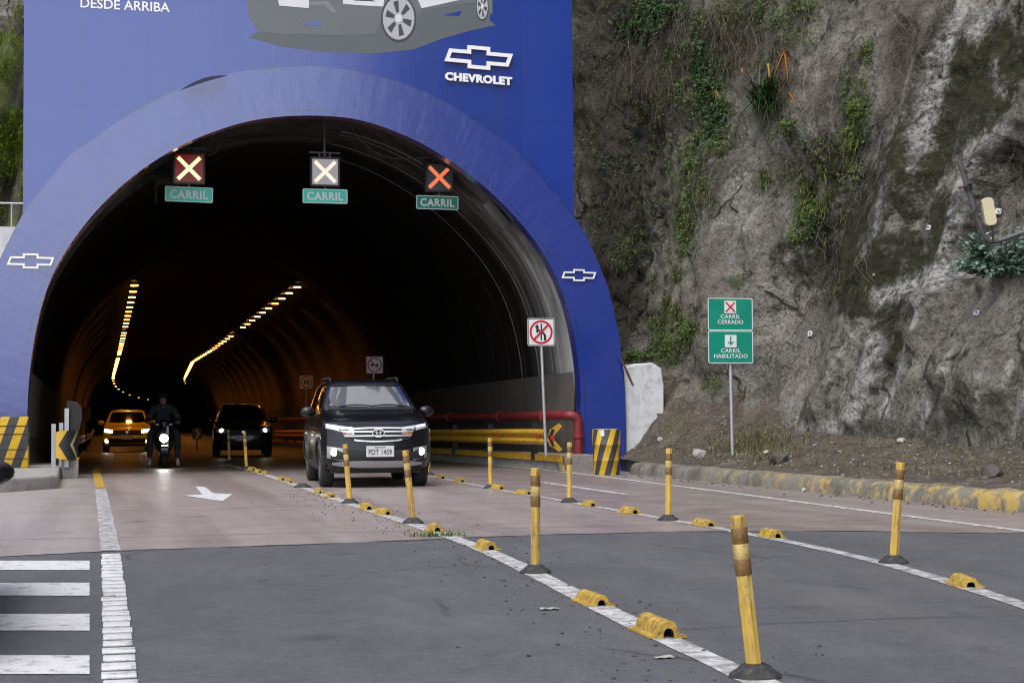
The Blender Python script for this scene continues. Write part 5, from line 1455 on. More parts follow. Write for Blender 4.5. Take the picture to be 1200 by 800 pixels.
def stripes_mat(name, k, period, cyl):
    g = G(name); X, Y, Z = g.xyz()
    u = g.math('MULTIPLY', g.math('ARCTAN2', X, g.math('MULTIPLY', Y, -1.0)), cyl) if cyl else X
    s = g.math('FRACT', g.math('MULTIPLY', g.math('SUBTRACT', u, g.math('MULTIPLY', Z, k)), 1 / period))
    c = g.mix(g.ramp(s, [(0.47, 0.0), (0.49, 1.0)]), (0.60, 0.37, 0.02), (0.045, 0.047, 0.05))
    c = g.mix(g.math('MULTIPLY', g.ramp(g.noise(6, 8, rough=.7), [(0.52, 0.0), (0.7, 1.0)]), .5), c, (0.12, 0.09, 0.05))
    g.set(col=c, rough=.5); g.bump(g.noise(10, 4), .15, .01); return g.m
b0 = onz(711, 556, 0); bt = thing('striped_barrel', 'yellow and black striped drum standing at the foot of the blue arch on the right', 'barrel', (b0.x, b0.y, 0))
rb = 16.3 / 2000 * b0.length; hb = (556 - 503) / 2000 * b0.length
MB().lathe([(rb * .94, 0), (rb * .95, .02), (rb * .96, hb * .30), (rb * .98, hb * .31), (rb * .98, hb * .33), (rb * .97, hb * .34), (rb, hb * .64), (rb * 1.02, hb * .65), (rb * 1.02, hb * .67), (rb * 1.0, hb * .68), (rb * 1.02, hb - .02), (rb * 1.0, hb)], 32).build('drum', stripes_mat('drum_stripes', .30, .235, rb), bt, 40)
MB().lathe([(rb * 1.0, hb - .01), (rb * .8, hb + .005), (.001, hb + .01)], 32).build('lid', plain('lid_grey', (.30, .30, .30), .8, 0, .2, 8, .4), bt, 40)
lb_ = MB(); mpz = lambda u, v, d: (u, -rb * 1.0 + d, v)
lb_.prism([(-.17, hb - .12), (-.11, hb - .12), (-.11, hb - .02), (-.17, hb - .02)], lambda u, v, d: (u, -sqrt(rb * rb * 1.04 - u * u) + d, v), -.01, -.004).build('sticker', M['white_sign'], bt)
# loose rubble kerb painted yellow beside the barrel
k0 = onz(672, 553); t = thing('painted_kerbstone', 'short yellow painted kerbstone between the walkway ledge and the striped drum', 'kerbstone', (k0.x + .15, k0.y + .35, 0))
MB().box((0, 0, .14), (.62, .35, .30), bev=.04).build('stone', g_k if (g_k := bpy.data.materials.get('painted_kerb')) else M['yellow_paint'], t, 40)

# ------------------------------------------------------------------ left side: striped barrier, posts, marker
c = onz(33, 548, .21); t = thing('striped_barrier', 'wide yellow and black striped barrier at the left foot of the arch', 'barrier', (c.x - 1.1, c.y + .3, .21))
hbr = (548 - 490.5) / 2000 * c.length
MB().box((0, 0, hbr / 2), (2.2, .45, hbr), bev=.02).build('barrier_body', stripes_mat('barrier_stripes', .34, .32, 0), t, 40)
mb = MB()
for f_ in (.18, .36, .66, .82):
    mb = MB(); mb.box((0, -.228, hbr * f_), (2.17, .008, .014)); mb.build('seam', M['black_sign'], t)
c0 = onz(82, 560, 0); t = thing('anchor_block', 'grey concrete block under the chevron marker at the tunnel entrance', 'concrete block', (c0.x, c0.y + .2, 0))
MB().box((0, 0, .17), (.30, .45, .34), bev=.02).build('block_body', M['kerb_concrete'], t, 40)
MB().box((0, 0, .352), (.31, .46, .02)).build('yellow_cap', M['yellow_paint'], t)
cm = thing('chevron_marker', 'wrapped yellow board with black chevrons on grey posts beside the left edge line', 'chevron marker', (c0.x - .08, c0.y - .1, .2))
for dx, z1, dy in ((-.21, .78, .12), (-.08, .80, .2), (.02, 1.06, .06)):
    MB().box((dx, dy, z1 / 2), (.075, .06, z1)).build('post', M['galv'], cm)
def board(u, v): # curved sheet: wraps round to the right
    a = -0.45 + 1.9 * u; R_ = .27
    return (R_ * sin(a) - .05, -R_ * cos(a) + .20, .40 + (v - .5) * .52 * (1.0 - .12 * (abs(2 * u - 1) ** 4)))
g = G('chevron_board')
uv = g.co('UV')
b_ = MB().grid(board, 24, 12)
o = b_.build('board', None, cm, 60, fix=False)
uvl = o.data.uv_layers.new(name='UVMap')
for lp in o.data.loops:
    vi = lp.vertex_index; uvl.data[lp.index].uv = ((vi // 12) / 23, (vi % 12) / 11)
U_ = g.xyz(uv)
ch = g.math('ADD', U_[0], g.math('MULTIPLY', g.math('ABSOLUTE', g.math('SUBTRACT', U_[1], .5)), -.62))
c = g.mix(g.ramp(ch, [(0.09, 0.0), (0.10, 1.0)]), (0.58, 0.36, 0.03), (0.02, 0.02, 0.022))
c = g.mix(g.math('MULTIPLY', g.ramp(ch, [(0.50, 0.0), (0.51, 1.0)]), g.ramp(ch, [(0.62, 1.0), (0.63, 0.0)])), c, (0.40, 0.34, 0.18))
g.set(col=c, rough=.45); o.data.materials.append(g.m)
bp = MB(); bp.prism([(-.02, .62), (.16, .60), (.24, .50), (.25, .30), (.20, .10), (.18, .0), (-.02, 0)], lambda u, v, d: (u + .04, d + .1, v + .58), -.008, .008)
bp.build('back_board', M['dark_metal'], cm)
# small chevron boards deep inside
for px, py, Z, lb in ((101, 485, 70, 'small dim chevron board inside the tunnel left of the yellow car'), (231, 508, 75, 'tiny yellow chevron board between the scooter and the dark car'), (183, 506, 0, None)):
    if not lb: continue
    c = CAMP + ray(px, py) * Z; t = thing('chevron_board', lb, 'chevron board', (c.x, c.y, road_z(c.y)))
    h = c.z - road_z(c.y)
    MB().cyl((0, .03, 0), (0, .03, h), .03, n=8).build('pole', M['dark_metal'], t, 60)
    s = .5; o = plate(t, 'sign_panel', s * .8, s, (0, 0, h), M['black_sign'] if px > 200 else plain('dim_board', (.10, .045, .02), .5), .02)
    MB().prism([(-.10, .2), (0, .2), (.12, 0), (0, -.2), (-.10, -.2), (.02, 0)], lambda u, v, d: (u, d, h + v), -.012, -.006).build('chevron', M['yellow_paint'] if px > 200 else M['black_sign'], o)
# left guardrail inside, and a low lit kerb
lg = thing('left_guardrail', 'dull steel guardrail inside the tunnel beside the left lane', 'guardrail', (0, 0, 0))
lg.name = 'guardrail'
path = [(-.72 + bend(y), y, .55 + road_z(y)) for y in [32 + 2 * k for k in range(60)]]
w_ = wbeam(lg, [(x, y, z) for x, y, z in path], 'rail', M['galv'])
for v in w_.data.vertices: v.co.x = 2 * (-.72) - v.co.x if v.co.y < 175 else v.co.x
for k in range(20):
    y = 33 + 5 * k; MB().box((-.85 + bend(y), y, .30 + road_z(y)), (.1, .1, .75)).build('post', M['dark_metal'], lg)
# hillside wall with railing at far left
c = ony(8, 285, 36.2); t = thing('parapet_wall', 'white parapet with a grey railing on the hillside left of the arch', 'parapet', (c.x - 3, 36.2, c.z))
MB().box((.2, 0, -.35), (6.4, .25, 1.35)).build('wall_body', M['white_plaster'], t)
rl = MB()
for k in range(24): rl.cyl((3.35 - k * .26, 0, .3), (3.35 - k * .26, 0, .82), .018, n=6)
rl.cyl((-3, 0, .82), (3.38, 0, .82), .022, n=6); rl.build('railing', M['galv'], t, 60)

# ------------------------------------------------------------------ antenna arm and anchor plates on the cliff
h = hit(1140, 262); Zr = 20.5
P = lambda x, y, dz=0: CAMP + ray(x, y) * (Zr + dz)
am = thing('bent_pole', 'bent grey steel arm with black cables reaching in from the right of the cliff', 'pole', P(1152, 282))
L0 = Vector(am.location)
ap = [P(1124, 188), P(1134, 220), P(1148, 262), P(1153, 277), P(1160, 283), P(1172, 282), P(1205, 270), P(1230, 262)]
he = hit(1262, 252); ap.append(he[0] - he[1] * .1 if he else P(1290, 244, 1.5))
MB().tube([p - L0 for p in ap], .030, 12).build('pipe', M['grey_metal'], am, 60)
MB().cyl(P(1133.5, 217) - L0, P(1135.5, 223) - L0, .05, n=12).build('clamp', M['dark_metal'], am, 60)
for pts in ([(1134, 216), (1146, 214), (1155, 222), (1152, 234), (1142, 247), (1140, 254)], [(1140, 252), (1146, 270), (1152, 285), (1166, 288), (1185, 282), (1203, 273)]):
    MB().tube(catmull([P(x, y, -.05) - L0 for x, y in pts], 5), .010, 6).build('cable', M['rubber'], am, 60)
MB().tube([P(1122, 220, .02) - L0, P(1134, 218, -.02) - L0], .013, 6).build('rusty_rod', plain('rust', (.16, .075, .04), .8), am, 60)
bx = thing('antenna_box', 'cream coloured slim antenna box fixed to the grey arm', 'antenna', P(1158.5, 248, -.06))
Rb = Matrix.Rotation(RAD(-YAW), 3, 'Z') @ Matrix.Rotation(RAD(-9), 3, 'Y')
mb = MB(); pr_ = round_rect(.135, .335, .05, 6)
mb.prism(pr_, lambda u, v, d: Rb @ Vector((u, d, v)), -.04, .04); bb = mb.build('case', plain('cream_plastic', (.58, .51, .33), .5, 0, .05, 4), bx, 30)
MB().box(Rb @ Vector((-.08, .02, -.01)), (.10, .03, .04), Rb).build('bracket', M['grey_metal'], bx)
MB().tube([Rb @ Vector((0, 0, -.16)), Rb @ Vector((.015, 0, -.26)), Rb @ Vector((-.01, .03, -.36))], .010, 6).build('cable_tail', M['rubber'], bx, 60)
def anchor(px, py, s, label):
    h = hit(px, py)
    if not h: return
    loc, n = h[0], (h[1] + Vector((-.6, -.6, .2))).normalized()
    t = thing('anchor_plate', label, 'anchor plate', loc + n * .015, 0, 'rock anchor plates on the cliff')
    q = n.to_track_quat('-Y', 'Z').to_matrix() @ Matrix.Rotation(RAD(rng.uniform(-15, 15)), 3, 'Y')
    MB().box((0, 0, 0), (s, .02, s), q).build('steel_plate', plain('anchor_plate_%d' % px, (.50, .50, .50), .6, 0, .15, 20), t)
    MB().cyl(q @ Vector((0, .0, 0)), q @ Vector((0, -.04, 0)), .014, n=8).build('bolt', M['grey_metal'], t)
anchor(950, 391, .10, 'white anchor plate with dark bolt right of the twin green sign')
anchor(1089, 267, .085, 'grey anchor plate on pale rock in the middle of the mossy cliff')
anchor(1170, 248, .10, 'white anchor plate beside the cream antenna box')
anchor(1145, 367, .085, 'tilted white anchor plate low on the right below the shrub')
anchor(1024, 322, .04, 'tiny white anchor plate on the olive moss')
anchor(1149, 198, .035, 'small white anchor plate above the bent arm')

# ------------------------------------------------------------------ tunnel lamps
LAMP = glow('sodium_lamp', (1.0, 0.40, 0.07), 7.0)
LAMP2 = glow('far_sodium_lamp', (1.0, 0.60, 0.24), 14.0)
lamp_me = {}
def lamp_z(y): return 5.93 + road_z(y)
def lamp(x, y, z, side, far):
    if 'p' not in lamp_me:
        t = thing('tunnel_lamp', 'x', 'tunnel lamp', (x, y, z))
        MB().box((0, .03, .09), (.34, .24, .08), bev=.02).build('case', M['dark_metal'], t, 40)
        MB().add([(-.13, -.05, .03), (.13, -.05, .03), (.13, 0, -.012), (-.13, 0, -.012), (.13, .05, .03), (-.13, .05, .03)], [(0, 3, 2, 1), (3, 5, 4, 2)]).build('lit_lens', LAMP, t, fix=False)
        lamp_me['p'] = t; r = t
    else: r = dup(lamp_me['p'], (x, y, z))
    r['label'] = 'glowing orange lamp in the long %s row under the tunnel vault' % ('left' if side < 0 else 'right')
    r['group'] = 'lamps in the %s row of the tunnel' % ('left' if side < 0 else 'right')
    r.rotation_euler = (0, 0, 0)
    return r
yl = [61.5 + 2.72 * k for k in range(50)] + [205, 222, 243, 268, 300, 338, 385, 430]
for side, x0 in ((-1, onz(157, 337.5, 5.7).x), (1, onz(347, 338, 5.7).x)):
    gap = (10, 22, 23) if side < 0 else (10, 11)
    for k, y in enumerate(yl):
        if k in gap: continue
        r = lamp(x0 + bend(y) + (widen(y) if side > 0 else 0), y, lamp_z(y) if y < 200 else 5.3, side, y > 200)
        if k < 36 and k % 2 == 0:
            ld = bpy.data.lights.get('sodium_light') or bpy.data.lights.new('sodium_light', 'AREA')
            ld.shape = 'RECTANGLE'; ld.size, ld.size_y, ld.energy, ld.spread, ld.color = .3, .2, 18, RAD(140), (1.0, .36, .05)
            lo = bpy.data.objects.new('lamp_light', ld); COL.objects.link(lo); lo.parent = r; lo.location = (0, 0, -.06)
    b = thing('cable_tray', 'dark cable tray carrying the %s row of tunnel lamps' % ('left' if side < 0 else 'right'), 'cable tray', (x0, 61, lamp_z(61)))
    b['group'] = 'lamp cable trays'
    MB().grid(lambda u, v: ((v - .5) * .2 + bend(61 + 140 * u) + (widen(61 + 140 * u) if side > 0 else 0), 140 * u, .16 + road_z(61 + 140 * u) - road_z(61)), 40, 2).build('tray', M['dark_metal'], b, None, fix=False)
# ------------------------------------------------------------------ cars
def paint(name, col, rough=.25, coat=.55, metal=0.0, dust=.05):
    g = G(name); n = g.noise(3, 6)
    c = g.mix(g.math('MULTIPLY', g.ramp(g.noise(5, 8, rough=.7), [(.45, 0.0), (.75, 1.0)]), dust), col, (.10, .09, .08))
    g.set(col=c, rough=rough, coat=coat, coatr=.05, metal=metal, spec=.2); g.bump(g.noise(1.2, 2), .02, .02); return g.m
def glass(name, col=(.012, .014, .016), ior=1.7):
    g = G(name); g.set(col=col, rough=.05, ior=ior, coat=1.0, coatr=.03); return g.m
CAR = dict(black=paint('black_car_paint', (.005, .0055, .008)), yellow=paint('yellow_taxi_paint', (.80, .58, .03)), dark=paint('dark_car_paint', (.012, .010, .010)))
GLASS = glass('windscreen_glass', (.03, .036, .04), 3.2); SIDEGLASS = glass('side_glass', (.008, .009, .010), 1.5)
CHROME = plain('chrome_trim', (.80, .81, .83), .26, .75, .05, 8); SATIN = plain('satin_silver_trim', (.42, .43, .45), .38, .7, .05, 8)
PLAST = plain('black_plastic_trim', (.016, .016, .018), .55, 0, .2, 20); TYRE = plain('tyre_rubber', (.020, .020, .021), .8, 0, .3, 20, .2); ALLOY = plain('alloy_rim', (.30, .31, .33), .35, .8, .1, 9)
LENS = G('headlamp_lens').set(col=(.62, .64, .68), rough=.12, metal=.5, coat=1.0)
BEAM = glow('lit_fog_lamp', (1.0, .93, .82), 4.0); BEAMW = glow('lit_headlamp', (.92, .95, 1.0), 3.0); WARMBEAM = glow('warm_headlamp', (1.0, .86, .66), 5.0); DRL = glow('daytime_strip', (.85, .92, 1.0), .8)
PLATE = plain('number_plate', (.55, .56, .57), .4, 0, .05, 8); AMBER = plain('amber_lens', (.42, .14, .05), .2, 0, .1, 8)

class Car:
    def __init__(s, sp): s.sp = sp; s.L = sp['L']
    def b(s, z): return interp(s.sp['hw'], z)
    def yf(s, z): return interp(s.sp['front'], z) - s.L / 2
    def yr(s, z): return interp(s.sp['rear'], z) - s.L / 2
    def fy(s, x, z):
        q = min(1.0, abs(x) / s.b(z)); k = s.sp['cor'] if z < s.sp['belt'] else .7 * s.sp['cor']
        return s.yf(z) + k * (.28 * q ** 2 + .72 * q ** 7)
    def ry(s, x, z):
        q = min(1.0, abs(x) / s.b(z)); return s.yr(z) - .16 * (.3 * q ** 2 + .7 * q ** 8)
    def sx(s, y, z):
        b = s.b(z); y0, y1 = s.fy(b, z), s.ry(b, z); t = max(-1, min(1, (y - (y0 + y1) / 2) / ((y1 - y0) / 2)))
        return b * (1 + .035 * (1 - t * t))
    def loop(s, z):
        b = s.b(z); n = 26; pts = []
        for k in range(n):
            a = -pi / 2 + pi * k / n; x = b * sin(a); pts.append((x, s.fy(x, z)))
        y0, y1 = s.fy(b, z), s.ry(b, z)
        for k in range(22): y = y0 + (y1 - y0) * k / 22; pts.append((s.sx(y, z), y))
        for k in range(16): x = b * cos(pi * k / 16); pts.append((x, s.ry(x, z)))
        for k in range(22): y = y1 + (y0 - y1) * k / 22; pts.append((-s.sx(y, z), y))
        return pts
    def body(s, mat, parent):
        vs = []; fs = []; Z = s.sp['zs']; n = 0
        for z in Z:
            L = s.loop(z); n = len(L); vs += [(x, y, z) for x, y in L]
        for i in range(len(Z) - 1):
            for k in range(n): fs.append((i * n + k, i * n + (k + 1) % n, (i + 1) * n + (k + 1) % n, (i + 1) * n + k))
        fs.append(tuple(range(n - 1, -1, -1))); fs.append(tuple((len(Z) - 1) * n + k for k in range(n)))
        o = MB().add(vs, fs).build('body', mat, parent, None)
        cut = MB()
        for yw in s.sp['axles']:
            for sd in (-1, 1): cut.cyl((sd * (s.sp['W'] / 2 - .24), yw, s.sp['wr'] + .01), (sd * (s.sp['W'] / 2 + .2), yw, s.sp['wr'] + .01), s.sp['wr'] * 1.13, n=30)
        co = cut.build('cutter', None)
        md = o.modifiers.new('b', 'BOOLEAN'); md.object = co; md.operation = 'DIFFERENCE'; md.solver = 'EXACT'
        dg = bpy.context.evaluated_depsgraph_get(); dg.update()
        me = bpy.data.meshes.new_from_object(o.evaluated_get(dg)); o.modifiers.clear(); o.data = me
        me.materials.clear(); me.materials.append(mat)
        me.polygons.foreach_set('use_smooth', [True] * len(me.polygons)); me.set_sharp_from_angle(angle=RAD(38)); bpy.data.objects.remove(co)
        return o
    def front_patch(s, name, mat, parent, xs, zlo, zhi, off=.006, nz=8, thick=.03):
        """piece lying on the front surface between two height curves"""
        mb = MB(); nx = len(xs)
        def P(x, z, o_):
            e = .004; p = Vector((x, s.fy(x, z), z))
            n = Vector((e * 2, s.fy(x + e, z) - s.fy(x - e, z), 0)).cross(Vector((0, s.fy(x, z + e) - s.fy(x, z - e), 2 * e))).normalized()
            if n.y > 0: n = -n
            return p + n * o_
        vs = [P(x, zlo(x) + (zhi(x) - zlo(x)) * j / (nz - 1), off) for x in xs for j in range(nz)]
        vb = [P(x, zlo(x) + (zhi(x) - zlo(x)) * j / (nz - 1), -thick) for x in xs for j in range(nz)]
        fs = [(i * nz + j, (i + 1) * nz + j, (i + 1) * nz + j + 1, i * nz + j + 1) for i in range(nx - 1) for j in range(nz - 1)]
        N = nx * nz
        rim = [i * nz for i in range(nx)] + [(nx - 1) * nz + j for j in range(1, nz)] + [i * nz + nz - 1 for i in range(nx - 2, -1, -1)] + [j for j in range(nz - 2, 0, -1)]
        fs += [(rim[k], rim[(k + 1) % len(rim)], N + rim[(k + 1) % len(rim)], N + rim[k]) for k in range(len(rim))]
        return mb.add(vs + vb, fs).build(name, mat, parent, 40)
    def side_patch(s, name, mat, parent, sd, ys, zlo, zhi, off=.006, nz=6):
        mb = MB()
        vs = [(sd * (s.sx(y, z) + off), y, z) for y in ys for z in [zlo(y) + (zhi(y) - zlo(y)) * j / (nz - 1) for j in range(nz)]]
        n = len(ys)
        mb.add(vs, [(i * nz + j, (i + 1) * nz + j, (i + 1) * nz + j + 1, i * nz + j + 1) for i in range(n - 1) for j in range(nz - 1)])
        return mb.build(name, mat, parent, 40)
    def wheels(s, parent):
        r = s.sp['wr']; w = .21
        for yw in s.sp['axles']:
            for sd in (-1, 1):
                c = Vector((sd * (s.sp['W'] / 2 - .02 - w / 2), yw, r))
                Mx = Matrix.Translation(c) @ Matrix.Rotation(RAD(90) * sd, 4, 'Y')
                wh = MB().lathe([(.05, -w / 2 + .05), (r * .62, -w / 2 + .05), (r * .64, w / 2 - .05), (.05, w / 2 - .06)], 28, Mx).build('wheel', PLAST, parent, 40)
                MB().lathe([(r * .64, -w / 2 + .02), (r * .78, -w / 2), (r * .93, -w / 2 + .008), (r, -w / 2 + .035), (r * 1.0, w / 2 - .035), (r * .93, w / 2 - .008), (r * .78, w / 2), (r * .64, w / 2 - .02)], 32, Mx).build('tyre', TYRE, wh, 50)
                rm = MB().lathe([(r * .57, w / 2 - .035), (r * .65, w / 2 - .012), (r * .65, w / 2 - .03)], 28, Mx)
                rm.lathe([(.001, w / 2 - .02), (.06, w / 2 - .02), (.07, w / 2 - .045)], 16, Mx)
                for k in range(5):
                    a = 2 * pi * k / 5
                    for da in (-.13, .13):
                        p0 = Mx @ Vector((.05 * cos(a + da * 2), .05 * sin(a + da * 2), w / 2 - .028)); p1 = Mx @ Vector((r * .60 * cos(a + da), r * .60 * sin(a + da), w / 2 - .022))
                        rm.cyl(p0, p1, .020, .016, 6)
                rm.build('rim', ALLOY, wh, 50)
def lin(*t): return lambda x: interp(t, x)
def rng_(a, b, n): return [a + (b - a) * i / (n - 1) for i in range(n)]
def ell_ring(mb, c, rx, rz, t, tilt=0, n=28, d=.012):
    mb.ring([(c[0] + rx * cos(a), c[2] + rz * sin(a)) for a in [2 * pi * k / n for k in range(n)]], [(c[0] + (rx - t) * cos(a), c[2] + (rz - t) * sin(a)) for a in [2 * pi * k / n for k in range(n)]], lambda u, v, dd: (u, c[1] + dd, v), -d, 0)
def mirrors(car, t, y, z, W, mat, x0=None):
    for sd in (-1, 1):
        m = MB(); bx = x0 or car.sx(y, z)
        m.ball((sd * (bx + .15), y, z + .03), (.125, .07, .085), 16, 10); o = m.build('side_mirror', mat, t, 180)
        MB().tube([(sd * (bx - .03), y + .02, z - .03), (sd * (bx + .06), y + .01, z - .01)], [.035, .03], 8).build('mirror_stalk', PLAST, o, 60)
        MB().lathe([(.001, 0), (.105, 0)], 20, Matrix.Translation((sd * (bx + .15), y + .062, z + .03)) @ Matrix.Rotation(RAD(-90), 4, 'X') @ Matrix.Diagonal((1, .72, 1, 1))).build('mirror_glass', SIDEGLASS, o, None)

RUSH = dict(L=4.435, W=1.70, belt=1.20, cor=.30, wr=.345, axles=(-4.435 / 2 + .80, -4.435 / 2 + 3.485),
    zs=[.24, .28, .33, .40, .46, .52, .58, .64, .70, .76, .82, .87, .91, .94, .965, .985, 1.005, 1.03, 1.055, 1.08, 1.105, 1.13, 1.15, 1.17, 1.185, 1.20, 1.22, 1.26, 1.34, 1.42, 1.50, 1.56, 1.60, 1.63, 1.655, 1.675, 1.69, 1.70],
    front=[(.24, .20), (.33, .08), (.40, .03), (.50, .0), (.60, .0), (.70, .03), (.80, .04), (.87, .06), (.91, .085), (.94, .12), (.965, .155), (.985, .20), (1.005, .25), (1.03, .335), (1.055, .44), (1.08, .555), (1.105, .68), (1.13, .815), (1.15, .93), (1.17, 1.03), (1.185, 1.09), (1.20, 1.14), (1.22, 1.18), (1.56, 1.83), (1.60, 1.91), (1.63, 2.0), (1.655, 2.1), (1.675, 2.25), (1.69, 2.45), (1.70, 2.8)],
    rear=[(.24, 4.25), (.40, 4.40), (.60, 4.435), (.95, 4.42), (1.10, 4.38), (1.4, 4.26), (1.6, 4.15), (1.66, 4.05), (1.69, 3.7), (1.70, 3.3)],
    hw=[(.24, .74), (.33, .80), (.46, .822), (.60, .828), (.82, .825), (.94, .815), (1.02, .806), (1.10, .793), (1.17, .768), (1.22, .742), (1.60, .612), (1.64, .585), (1.67, .54), (1.69, .46), (1.70, .34)])
def suv(loc, rz):
    t = thing('parked_car', 'black sport utility car with chrome grille and lit fog lamps leaving the tunnel', 'car', loc, rz)
    t.name = 'utility_car'
    C = Car(RUSH); C.body(CAR['black'], t); L2 = C.L / 2
    MB().box((0, .05, .30), (1.36, 3.9, .16)).build('underbody', PLAST, t)
    C.wheels(t)
    # windscreen and its surroundings
    wx = rng_(-.655, .655, 27)
    w = C.front_patch('windscreen', GLASS, t, wx, lambda x: 1.222 + .03 * (x / .66) ** 2, lambda x: 1.565 - .02 * (x / .6) ** 2 - (max(0, abs(x) - .575) * 5.0 if abs(x) > .575 else 0), .006, 12, .02)
    C.front_patch('cowl', PLAST, t, rng_(-.70, .70, 21), lambda x: 1.185, lambda x: 1.22 + .03 * (x / .66) ** 2, .008, 4, .02)
    wp = MB()
    for x0, x1, z0 in ((-.48, .06, 1.23), (.02, .55, 1.23)):
        wp = MB(); P = [Vector((x, C.fy(x, z) - .035, z + .012)) for x, z in [(x0 + (x1 - x0) * k / 6, z0 + .022 * sin(k / 6 * pi)) for k in range(7)]]
        wp.tube(P, .013, 5).build('wiper', PLAST, t, 60)
    st = MB().ring([(-.09, .025), (.09, .025), (.09, -.025), (-.09, -.025)], [(-.07, .01), (.07, .01), (.07, -.01), (-.07, -.01)], lambda u, v, d: (u - .52, C.fy(u - .52, 1.29 + v) - .008 + d, 1.29 + v), -.002, .002)
    st.build('windscreen_sticker', PLAST, w, None)
    C.front_patch('roof_edge', CAR['black'], t, rng_(-.56, .56, 17), lambda x: 1.575, lambda x: 1.62, .010, 3, .02)
    # side glass, door lines, cladding
    for sd in (-1, 1):
        C.side_patch('side_window', SIDEGLASS, t, sd, rng_(-L2 + 1.62, -L2 + 2.42, 10), lambda y: 1.13, lambda y: min(1.555, 1.16 + (y + L2 - 1.55) * .95))
        C.side_patch('side_window', SIDEGLASS, t, sd, rng_(-L2 + 2.50, -L2 + 3.35, 8), lambda y: 1.11, lambda y: 1.56)
        C.side_patch('side_window', SIDEGLASS, t, sd, rng_(-L2 + 3.42, -L2 + 3.95, 8), lambda y: 1.15, lambda y: 1.55 - (y + L2 - 3.42) * .12)
        C.side_patch('sill_cladding', PLAST, t, sd, rng_(-L2 + 1.22, -L2 + 3.06, 10), lambda y: .27, lambda y: .40, .014, 3)
        for yy in (1.38, 2.46, 3.38):
            C.side_patch('door_seam', PLAST, t, sd, [-L2 + yy, -L2 + yy + .012], lambda y: .42, lambda y: 1.08, .002, 8)
        for yy in (2.2, 3.15):
            MB().box((sd * (C.sx(-L2 + yy, .92) + .025), -L2 + yy, .93), (.03, .17, .03), bev=.01).build('door_handle', CAR['black'], t, 40)
        rl = MB(); rl.tube([(sd * .545, -L2 + 2.05, 1.655), (sd * .55, -L2 + 2.25, 1.705), (sd * .55, -L2 + 3.6, 1.715), (sd * .54, -L2 + 3.9, 1.66)], .020, 8); rl.build('roof_rail', PLAST, t, 60)
        # arch lips
        for yw in RUSH['axles']:
            pts = [(sd * (C.sx(yw + .395 * cos(a), max(.3, .355 + .395 * sin(a))) + .005), yw + .395 * cos(a), .355 + .395 * sin(a)) for a in rng_(-.1, pi + .1, 22)]
            MB().tube(pts, .028, 6).build('arch_lip', PLAST, t, 60)
    mirrors(C, t, -L2 + 1.56, 1.13, 1.7, CAR['black'])
    # nose: grille, lamps, bumper
    C.front_patch('grille', PLAST, t, rng_(-.50, .50, 21), lambda x: .685 + .055 * (abs(x) / .5) ** 1.5, lambda x: .895 - .015 * (x / .5) ** 2, .004, 8, .03)
    for z, hwid, th in ((.895, .55, .020), (.845, .53, .020), (.785, .50, .022), (.700, .36, .024)):
        C.front_patch('grille_bar', CHROME, t, rng_(-hwid, hwid, 25), lambda x: z - th / 2 + (.02 if z < .72 else -.012 if z > .88 else 0) * (x / hwid) ** 2 + (.025 * max(0, abs(x) / hwid - .75) if z < .72 else 0), lambda x: z + th / 2 + (.02 if z < .72 else -.012 if z > .88 else 0) * (x / hwid) ** 2 + (.025 * max(0, abs(x) / hwid - .75) if z < .72 else 0), .022, 3, .02)
    ec = (0, C.fy(0, .845) - .035, .832); em = MB().lathe([(.001, 0), (.085, 0), (.085, .02)], 28, Matrix.Translation((ec[0], ec[1] + .006, ec[2])) @ Matrix.Rotation(RAD(90), 4, 'X') @ Matrix.Diagonal((1, .74, 1, 1))).build('emblem', PLAST, t, None)
    e2 = MB(); ell_ring(e2, (0, ec[1] - .012, ec[2]), .095, .070, .013); ell_ring(e2, (0, ec[1] - .0125, ec[2]), .034, .062, .011); ell_ring(e2, (0, ec[1] - .013, ec[2] + .026), .066, .030, .011); e2.build('emblem_rings', CHROME, em, None)
    for sd in (-1, 1):
        X = lambda a, b, n=14: sorted([sd * v for v in rng_(a, b, n)])
        hl = C.front_patch('headlight', LENS, t, X(.36, .765), lambda x: .845 - .04 * max(0, (.55 - abs(x)) / .19) + .055 * max(0, (abs(x) - .5) / .26), lambda x: .905 + .062 * ((abs(x) - .36) / .40), .010, 6, .03)
        C.front_patch('lamp_lens', BEAMW if False else glow('headlamp_inner', (.9, .95, 1.0), .55), hl, X(.60, .745, 8), lambda x: .905 + .02 * (abs(x) - .6) / .15, lambda x: .93 + .03 * (abs(x) - .6) / .15, .014, 3, .002)
        C.front_patch('lamp_bezel', PLAST, hl, X(.44, .58, 8), lambda x: .865, lambda x: .897, .013, 3, .002)
        C.front_patch('indicator', AMBER, hl, X(.40, .52, 8), lambda x: .792, lambda x: .825, .012, 3, .02)
        C.front_patch('fog_surround', SATIN, t, X(.53, .755), lambda x: .415 + .085 * max(0, (.70 - abs(x)) / .17) * 0 + .04 * (abs(x) - .53) / .2, lambda x: .60 + .03 * (abs(x) - .53) / .2, .010, 6, .03)
        C.front_patch('fog_recess', PLAST, t, X(.50, .70), lambda x: .43 + .10 * (abs(x) - .5) / .2 * .2, lambda x: .585 - .06 * max(0, (.62 - abs(x)) / .12), .016, 5, .02)
        fx = sd * .655; fz = .545
        MB().lathe([(.001, -.012), (.035, -.010), (.052, 0), (.06, .02)], 20, Matrix.Translation((fx, C.fy(fx, fz) - .025, fz)) @ Matrix.Rotation(RAD(-90), 4, 'X')).build('fog_lamp', BEAM, t, 60)
    C.front_patch('lower_intake', PLAST, t, rng_(-.50, .50, 19), lambda x: .43 - .0 * x, lambda x: .565 + .02 * (x / .5) ** 2, .006, 5, .03)
